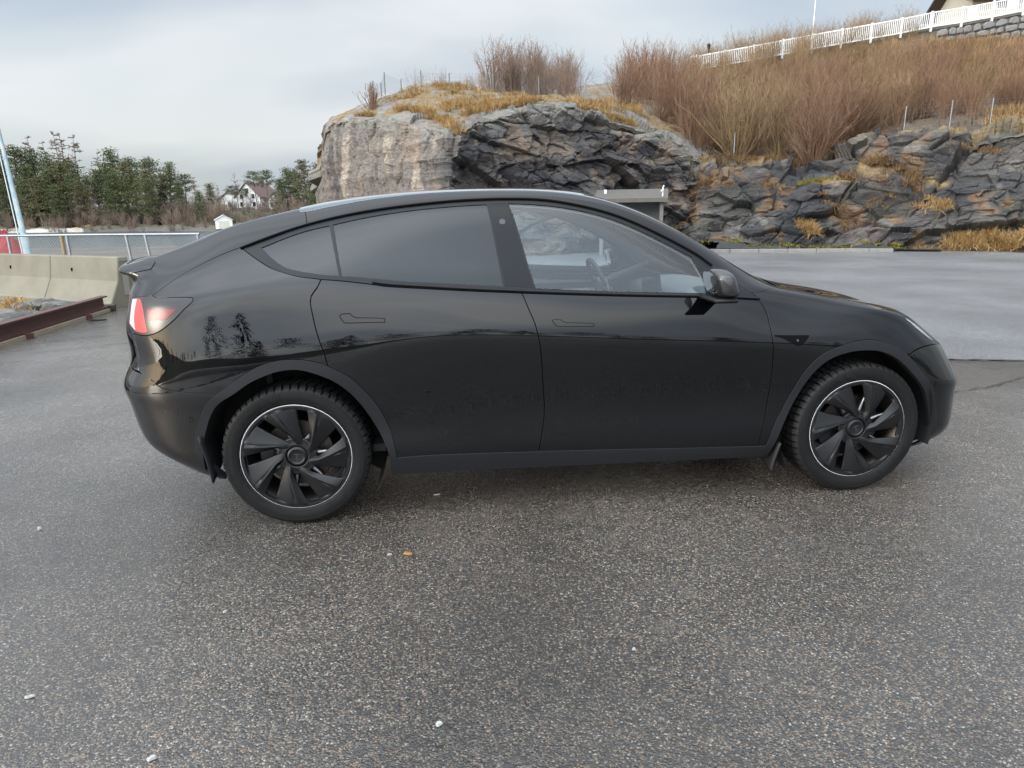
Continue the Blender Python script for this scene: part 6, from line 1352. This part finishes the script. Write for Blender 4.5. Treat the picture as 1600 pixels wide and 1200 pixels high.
def spruce_proto(seed, wide=.24, layers=26):
    g = np.random.default_rng(seed); Vs, Ts = [], []; z = np.linspace(0, 1, 5); parts = [(np.stack([0*z, 0*z, z], 1)[None], (.016*(1-z*.9))[None])]
    for i in range(layers):
        zz = .06+.92*i/layers; R_ = wide*(1-zz)**.85+.012; nb = int(5+14*R_/wide)
        for k in range(nb):
            a = g.uniform(0, 6.28); L = R_*g.uniform(.7, 1.1); n = int(10+26*L/wide); s = g.uniform(.25, 1, n); c = np.stack([np.cos(a)*L*s, np.sin(a)*L*s, zz-.25*L*s+g.normal(0, .008, n)], 1)
            dv = np.stack([np.cos(a+g.normal(0, .6, n)), np.sin(a+g.normal(0, .6, n)), g.uniform(-.5, .1, n)], 1); w = np.cross(dv, [0, 0, 1]); w /= np.linalg.norm(w, axis=1, keepdims=True); sz = .020*g.uniform(.6, 1.2, (n, 1))
            Vs.append(np.stack([c-dv*sz, c+w*sz*.45, c+dv*sz, c-w*sz*.45], 1).reshape(-1, 3)); Ts.append(np.repeat(np.clip(g.uniform(0, .7)+g.uniform(0, .3, n), 0, 1), 4))
    return trunk_mesh(parts), finish_crown(Vs, Ts)
def bare_proto(seed, larch=True):
    g = np.random.default_rng(seed); z = np.linspace(0, 1, 7); tr = np.stack([.02*np.sin(z*3+seed), .02*np.cos(z*4), z], 1)[None]; parts = [(tr, (.012*(1-z*.85))[None])]
    nb = 60 if larch else 34; tt = g.uniform(.22, .98, nb); a = g.uniform(0, 6.28, nb); b = np.stack([np.interp(tt, z, tr[0, :, 0]), np.interp(tt, z, tr[0, :, 1]), tt], 1)
    up = g.uniform(-.15, .35, nb) if larch else g.uniform(.5, 1.4, nb); d = np.stack([np.cos(a), np.sin(a), up], 1); d /= np.linalg.norm(d, axis=1, keepdims=True)
    L = (.20*(1.05-tt)+.03)*g.uniform(.6, 1.2, nb) if larch else .30*(1.1-tt)*g.uniform(.6, 1.2, nb); P, r = stems(b, d, L, .0060, .0022, 4, .2, rng=g); P2, r2 = branch_off(P, 7, .15, .98, .5, .6, .0030, .0015, 3, .1, rng=g); P3, r3 = branch_off(P2, 3, .2, .95, .6, .6, .0020, .0012, 3, .1, rng=g)
    v, f, t = pack([(P, r), (P2, r2), (P3, r3)]); me = fastmesh('branches', v, f); set_attr(me, 'tone', t); return trunk_mesh(parts[:1]), me
protos = {}
for i, (nm, fn, mt) in enumerate([('pineA', lambda: pine_proto(1), 'pine'), ('pineB', lambda: pine_proto(2, .50, .27, 22), 'pine'), ('pineC', lambda: pine_proto(3, .20, .29, 34), 'olive'), ('pineD', lambda: pine_proto(9, .62, .28, 14), 'pine'), ('pineE', lambda: pine_proto(14, .12, .27, 42), 'pine'), ('spruceA', lambda: spruce_proto(4), 'spruce'), ('spruceB', lambda: spruce_proto(5, .36), 'spruce'), ('larchA', lambda: bare_proto(6), 'bark_grey'), ('larchB', lambda: bare_proto(7), 'bark_grey'), ('birchA', lambda: bare_proto(8, False), 'bark_grey'), ('birchB', lambda: bare_proto(11, False), 'bark_grey')]):
    tm, cm = fn(); tm.materials.append(M['bark']); cm.materials.append(M[mt]); protos[nm] = (tm, cm)
LBL = {'pineA': 'tall green pine in the wood across the water', 'pineB': 'high-crowned pine in the wood across the water', 'pineC': 'broad olive-green pine in the wood across the water', 'pineD': 'flat-topped pine on a long bare trunk across the water', 'pineE': 'full-crowned dark pine in the wood across the water', 'spruceA': 'slim dark spruce on the far shore', 'spruceB': 'broad dense spruce on the far shore', 'larchA': 'bare larch with level branches across the water', 'larchB': 'leafless larch standing above the pines across the water', 'birchA': 'leafless grey broadleaf tree on the far shore', 'birchB': 'bare brownish broadleaf tree on the far shore'}
tr_ = np.random.default_rng(21)
def tree(kind, px_, ytop, t, label=None, wide=1.0):
    p = shore_pt(px_, t); d = p-_CV; D = d@_FV; top = at(px_, ytop, D)[2]; h = top-p[2]; o = empty('tree', (p[0], p[1], p[2]-.2), tr_.uniform(0, 6.28), label or LBL[kind], 'tree', 'trees of the far shore'); o.scale = (h*wide, h*wide, h)
    tm, cm = protos[kind]; link('trunk', tm, None, o); link('branches' if kind[:5] in ('larch', 'birch') else 'crown', cm, None, o); return o
T = [('pineE', -14, 238, .25), ('pineC', 4, 252, .18), ('pineA', 22, 246, .20), ('pineB', 40, 224, .26), ('pineE', 52, 256, .15), ('pineA', 68, 230, .28), ('pineE', 84, 262, .16), ('pineC', 98, 256, .2), ('pineC', 112, 248, .17), ('pineE', 128, 268, .16), ('pineB', 148, 272, .24), ('spruceA', 72, 285, .12), ('spruceA', 30, 290, .10),
     ('pineA', 192, 231, .20), ('pineC', 203, 250, .16), ('pineB', 222, 243, .22), ('pineB', 246, 243, .22), ('pineA', 274, 251, .22), ('pineD', 300, 268, .25), ('spruceB', 262, 284, .15), ('spruceA', 206, 314, .07),
     ('pineD', 366, 287, .30), ('pineD', 404, 264, .28), ('pineD', 424, 262, .30), ('pineA', 458, 260, .22), ('pineC', 484, 246, .22), ('pineE', 502, 252, .24), ('spruceA', 455, 309, .14), ('pineC', 512, 262, .20),
     ('pineE', 10, 280, .10), ('pineE', 44, 278, .10), ('pineC', 66, 275, .10), ('pineE', 92, 286, .10), ('pineC', 134, 280, .14), ('pineE', 182, 268, .13), ('pineE', 214, 268, .14), ('pineC', 236, 262, .15), ('pineE', 284, 282, .2), ('pineE', 496, 282, .16), ('larchB', 330, 292, .2), ('pineE', 318, 296, .16), ('pineA', 165, 262, .18), ('pineE', 240, 276, .12), ('pineC', 264, 268, .2), ('pineA', 6, 236, .26), ('pineA', 94, 240, .26), ('pineB', 122, 246, .26), ('pineC', 176, 252, .22), ('pineA', 336, 284, .22), ('larchA', 348, 288, .26), ('pineE', 446, 276, .2), ('pineB', 470, 262, .26), ('larchB', 438, 282, .26), ('birchB', 384, 300, .2), ('birchA', 398, 292, .22), ('pineD', 388, 292, .24), ('birchB', 408, 304, .18), ('birchA', 430, 290, .22), ('birchB', 372, 305, .2), ('larchA', 20, 222, .3), ('larchB', 70, 214, .3), ('larchA', 104, 208, .3), ('larchB', 113, 209, .33), ('larchA', 138, 212, .28), ('birchA', 160, 258, .22), ('larchB', 170, 238, .3), ('birchB', 290, 285, .22), ('larchA', 312, 276, .24), ('birchB', 336, 286, .25), ('birchA', 322, 300, .18), ('birchA', 378, 268, .33), ('birchB', 350, 308, .2), ('birchB', 440, 295, .3), ('birchA', 235, 285, .15), ('birchB', 150, 290, .14), ('birchA', 126, 300, .12), ('birchB', 470, 285, .25), ('birchA', 415, 300, .2), ('larchB', 52, 235, .3), ('larchA', -5, 228, .3), ('larchB', 88, 222, .32)]
ORD = ['leftmost', 'second', 'third', 'fourth', 'fifth', 'sixth', 'seventh', 'eighth', 'ninth', 'tenth', 'eleventh', 'twelfth', 'thirteenth', 'fourteenth', 'fifteenth', 'sixteenth', 'seventeenth']
for k in LBL:
    same = sorted([q for q in T if q[0] == k], key=lambda q: q[1])
    for i, (k_, px_, yt, t) in enumerate(same):
        w_ = LBL[k]; lb = w_ if len(same) == 1 else (('leftmost ' + w_) if i == 0 else ORD[i] + ' ' + w_ + ', counted from the left')
        tree(k_, px_, yt, t, lb)
# brush under the trees: one brown mass
spots = [(shore_pt(x, t), h*(.45 if 355 < x < 440 else 1)*(.45+.55*min(1, t/.12))) for x, t, h in zip(tr_.uniform(-40, 540, 380), tr_.uniform(.02, .40, 380), tr_.uniform(2.5, 7.5, 380))]
pr = [shrub_arrays(1.0, .40, 20, 500+k, twig=5, thick=.75, lite=True) for k in range(4)]; V, F, TT, o_ = [], [], [], 0
for p, h in spots:
    v, f, t = pr[tr_.integers(4)]; V.append(v*np.array([h*.9, h*.9, h])+p); F.append(f+o_); TT.append(np.clip(t*.7+tr_.uniform(-.2, .2), 0, 1)); o_ += len(v)
me = fastmesh('undergrowth', np.concatenate(V), np.concatenate(F)); set_attr(me, 'tone', np.concatenate(TT)); M['under'] = plantmat('undergrowth_twigs', (.075, .055, .042), (.25, .185, .14)); tag(link('undergrowth', me, M['under']), 'brown leafless undergrowth beneath the far trees', 'undergrowth', kind='stuff')
# white boathouse on the shore
p = shore_pt(351, .018); pb = at(351, 362, (p-_CV)@_FV); bh = empty('boathouse', (p[0], p[1], WZ+.55), R(18), 'small white boathouse at the waterline of the far shore', 'boathouse')
w, d_, h_, e = 3.6, 4.5, 2.1, .25; ZB = float(at(351, 362, (p-_CV)@_FV)[2])-WZ-.3
mb = MB(); mb.add([(-w/2, 0, 0), (w/2, 0, 0), (w/2, 0, h_), (0, 0, h_+1.0), (-w/2, 0, h_), (-w/2, d_, 0), (w/2, d_, 0), (w/2, d_, h_), (0, d_, h_+1.0), (-w/2, d_, h_)], [(0, 1, 2, 3, 4), (9, 8, 7, 6, 5), (0, 4, 9, 5), (1, 6, 7, 2)]); mb.build('wall', M['white'], bh)
mb = MB(); 
for s in (-1, 1): mb.add([(0, -e, h_+1.06), (s*(w/2+e), -e, h_-.10), (s*(w/2+e), d_+e, h_-.10), (0, d_+e, h_+1.06), (0, -e, h_+1.16), (s*(w/2+e), -e, h_), (s*(w/2+e), d_+e, h_), (0, d_+e, h_+1.16)], [(0, 1, 2, 3), (7, 6, 5, 4), (0, 4, 5, 1), (1, 5, 6, 2), (2, 6, 7, 3)])
mb.build('roof', M['white'], bh); mb = MB(); mb.box((0, -.03, .95), (2.3, .05, 1.8)); mb.build('boat_door', M['cream'], bh)
# gabled house among the trees
p = shore_pt(392, .34); p[2] = at(392, 326, (p-_CV)@_FV)[2]; hh = empty('gabled_house', (p[0], p[1], p[2]-.3), R(-22), 'white house with a brown gabled roof half hidden by trees across the water', 'house')
M['tile'] = pmat('brown_tiles', (.13, .09, .075), .8, noise=(1.2, (.10, .07, .06), .3))
def gable(o, x, y, w, d, h, r, ov=.5):
    mb = MB(); mb.add([(x-w/2, y, 0), (x+w/2, y, 0), (x+w/2, y, h), (x, y, h+r), (x-w/2, y, h), (x-w/2, y+d, 0), (x+w/2, y+d, 0), (x+w/2, y+d, h), (x, y+d, h+r), (x-w/2, y+d, h)], [(0, 1, 2, 3, 4), (9, 8, 7, 6, 5), (0, 4, 9, 5), (1, 6, 7, 2)]); mb.build('wall', M['white'], o)
    mb = MB(); k = r/(w/2)
    for s in (-1, 1): mb.add([(x, y-ov, h+r+.03), (x+s*(w/2+ov), y-ov, h-ov*k+.03), (x+s*(w/2+ov), y+d+ov, h-ov*k+.03), (x, y+d+ov, h+r+.03), (x, y-ov, h+r+.25), (x+s*(w/2+ov), y-ov, h-ov*k+.25), (x+s*(w/2+ov), y+d+ov, h-ov*k+.25), (x, y+d+ov, h+r+.25)], [(0, 1, 2, 3), (7, 6, 5, 4), (0, 4, 5, 1), (1, 5, 6, 2), (2, 6, 7, 3)])
    return mb.build('roof', M['tile'], o)
rf = gable(hh, 0, 0, 8.5, 10, 3.8, 4.0); gable(hh, 8.3, 2.5, 7, 8, 2.6, 2.4); gable(hh, -8.8, 3, 8, 8, 3.0, 2.6)
mb = MB(); mb.box((1.2, 6, 8.0), (.9, .9, 1.6)); mb.build('chimney', M['tile'], rf)
for x, z in ((-2.2, 1.6), (2.2, 1.6), (-2.0, 3.9), (2.0, 3.9), (0, 5.6), (8.3, 1.5), (-8.8, 1.6), (6.6, 1.5)):
    y = 0 if abs(x) < 4 else (2.5 if x > 0 else 3); mb = MB(); mb.box((x, y-.04, z), (1.3, .10, 1.5)); w_ = mb.build('window', M['white'], hh); mb = MB(); mb.box((x, y-.10, z), (1.05, .03, 1.25)); mb.build('pane', M['screen'], w_)
# ------------------------------------------------------------------ the land behind the photographer, seen only as reflections in the car
gx, gy = np.meshgrid(np.linspace(-160, 160, 120), np.linspace(0, 1, 16), indexing='ij'); P = np.stack([gx.ravel(), -44-gy.ravel()*60, np.zeros(gx.size)], 1); P[:, 2] = -.4+(3.6+1.8*fbm(P*.03, 3, 2))*sstep(gy.ravel(), 0, .3); P[:, 1] += -.002*gx.ravel()**2*0
me = fastmesh('near_shore', P, gridfaces(120, 16), True); set_color(me, 'rock', lerp((.10, .08, .05), (.08, .085, .04), sstep(fbm(P*.1, 3, 4), -.3, .3))); set_attr(me, 'wet', np.zeros(len(P))); tag(link('near_shore', me, M['rock']), kind='structure')
V, F, TT, o_ = [], [], [], 0; kinds = ['pineE', 'spruceB', 'pineC', 'pineA', 'spruceA']; cache = {}
for k in kinds:
    cm = protos[k][1]; v = np.empty(len(cm.vertices)*3, np.float32); cm.vertices.foreach_get('co', v); tn = np.empty(len(cm.vertices), np.float32); cm.attributes['tone'].data.foreach_get('value', tn); cache[k] = (v.reshape(-1, 4, 3)[::2].reshape(-1, 3), tn.reshape(-1, 4)[::2].ravel())
for i in range(70):
    x = -150+300*(i+tr_.uniform(-.4, .4))/70; y = -47-tr_.uniform(0, 20); h = tr_.uniform(9.5, 13.5) if -32 < x < 14 else tr_.uniform(5, 9)*(.5 if x < -40 else 1.0); v, tn = cache[kinds[tr_.integers(5)]]; v = v*np.array([h*1.25, h*1.25, h])+[x, y, 1.2+tr_.uniform(0, 2)]; V.append(v); TT.append(tn)
v = np.concatenate(V); me = fastmesh('distant_wood', v, np.arange(len(v)).reshape(-1, 4)); set_attr(me, 'tone', np.concatenate(TT)); tag(link('distant_wood', me, M['pine']), 'low evergreen wood behind the photographer, mirrored in the car', 'wood', kind='stuff')
# ------------------------------------------------------------------ litter on the asphalt
def chip(px_, py_, s, mat, name, label, cat, el=2.2, rz=0., n=9, seed=0, h=.006):
    c = at(px_, py_, 1.); d = c-_CV; p = _CV+d*(-_CV[2]/d[2]); g = np.random.default_rng(seed); ring = []
    for k in range(n):
        a = 2*math.pi*k/n; r = s*(.75+.5*g.uniform()); x, y = math.cos(a)*r*el, math.sin(a)*r; ring.append((p[0]+x*math.cos(rz)-y*math.sin(rz), p[1]+x*math.sin(rz)+y*math.cos(rz)))
    mb = MB(); v = [(x, y, .003) for x, y in ring]+[(p[0]+(x-p[0])*.75, p[1]+(y-p[1])*.75, .003+h*g.uniform(.7, 1.3)) for x, y in ring]; mb.add(v, [(k, (k+1) % n, (k+1) % n+n, k+n) for k in range(n)]+[tuple(range(n, 2*n))]); return tag(mb.build(name, mat), label, cat)
M['leaf'] = pmat('dead_leaf', (.26, .13, .04), .6, noise=(60, (.18, .085, .028), .2)); M['chalk'] = pmat('chalky_white', (.34, .34, .32), .8)
chip(637, 866, .012, M['leaf'], 'fallen_leaf', 'small orange-brown leaf on the asphalt in front of the rear door', 'leaf', 2.0, -.5, seed=1)
chip(609, 868, .005, M['chalk'], 'white_chip', 'tiny white sliver just left of the orange leaf', 'chip', 2.4, .1, seed=2)
chip(686, 1133, 0.0094, M['chalk'], 'white_chip', 'white chalky spot at the bottom centre of the asphalt', 'chip', 1.3, .6, seed=3)
chip(237, 1187, 0.0086, M['chalk'], 'white_chip', 'white chalky spot at the bottom left edge of the picture', 'chip', 1.5, .4, seed=4)
chip(62, 828, 0.0086, M['chalk'], 'white_pebble', 'white pebble on the asphalt at the far left below the rear wheel level', 'pebble', 1.2, 0, seed=5, h=.012)
chip(48, 1090, 0.0058, M['chalk'], 'white_chip', 'thin white splinter low at the left edge of the asphalt', 'chip', 2.6, .3, seed=6)
chip(990, 1016, 0.0058, M['chalk'], 'white_chip', 'small pale fleck on the asphalt below the front door', 'chip', 1.2, .3, seed=7)
chip(683, 774, 0.0065, M['chalk'], 'white_chip', 'pale sliver on the asphalt just under the sill by the rear wheel', 'chip', 3.0, .1, seed=8)
chip(352, 957, 0.0058, M['chalk'], 'white_chip', 'pale fleck on the asphalt below the rear wheel', 'chip', 1.4, .9, seed=9)
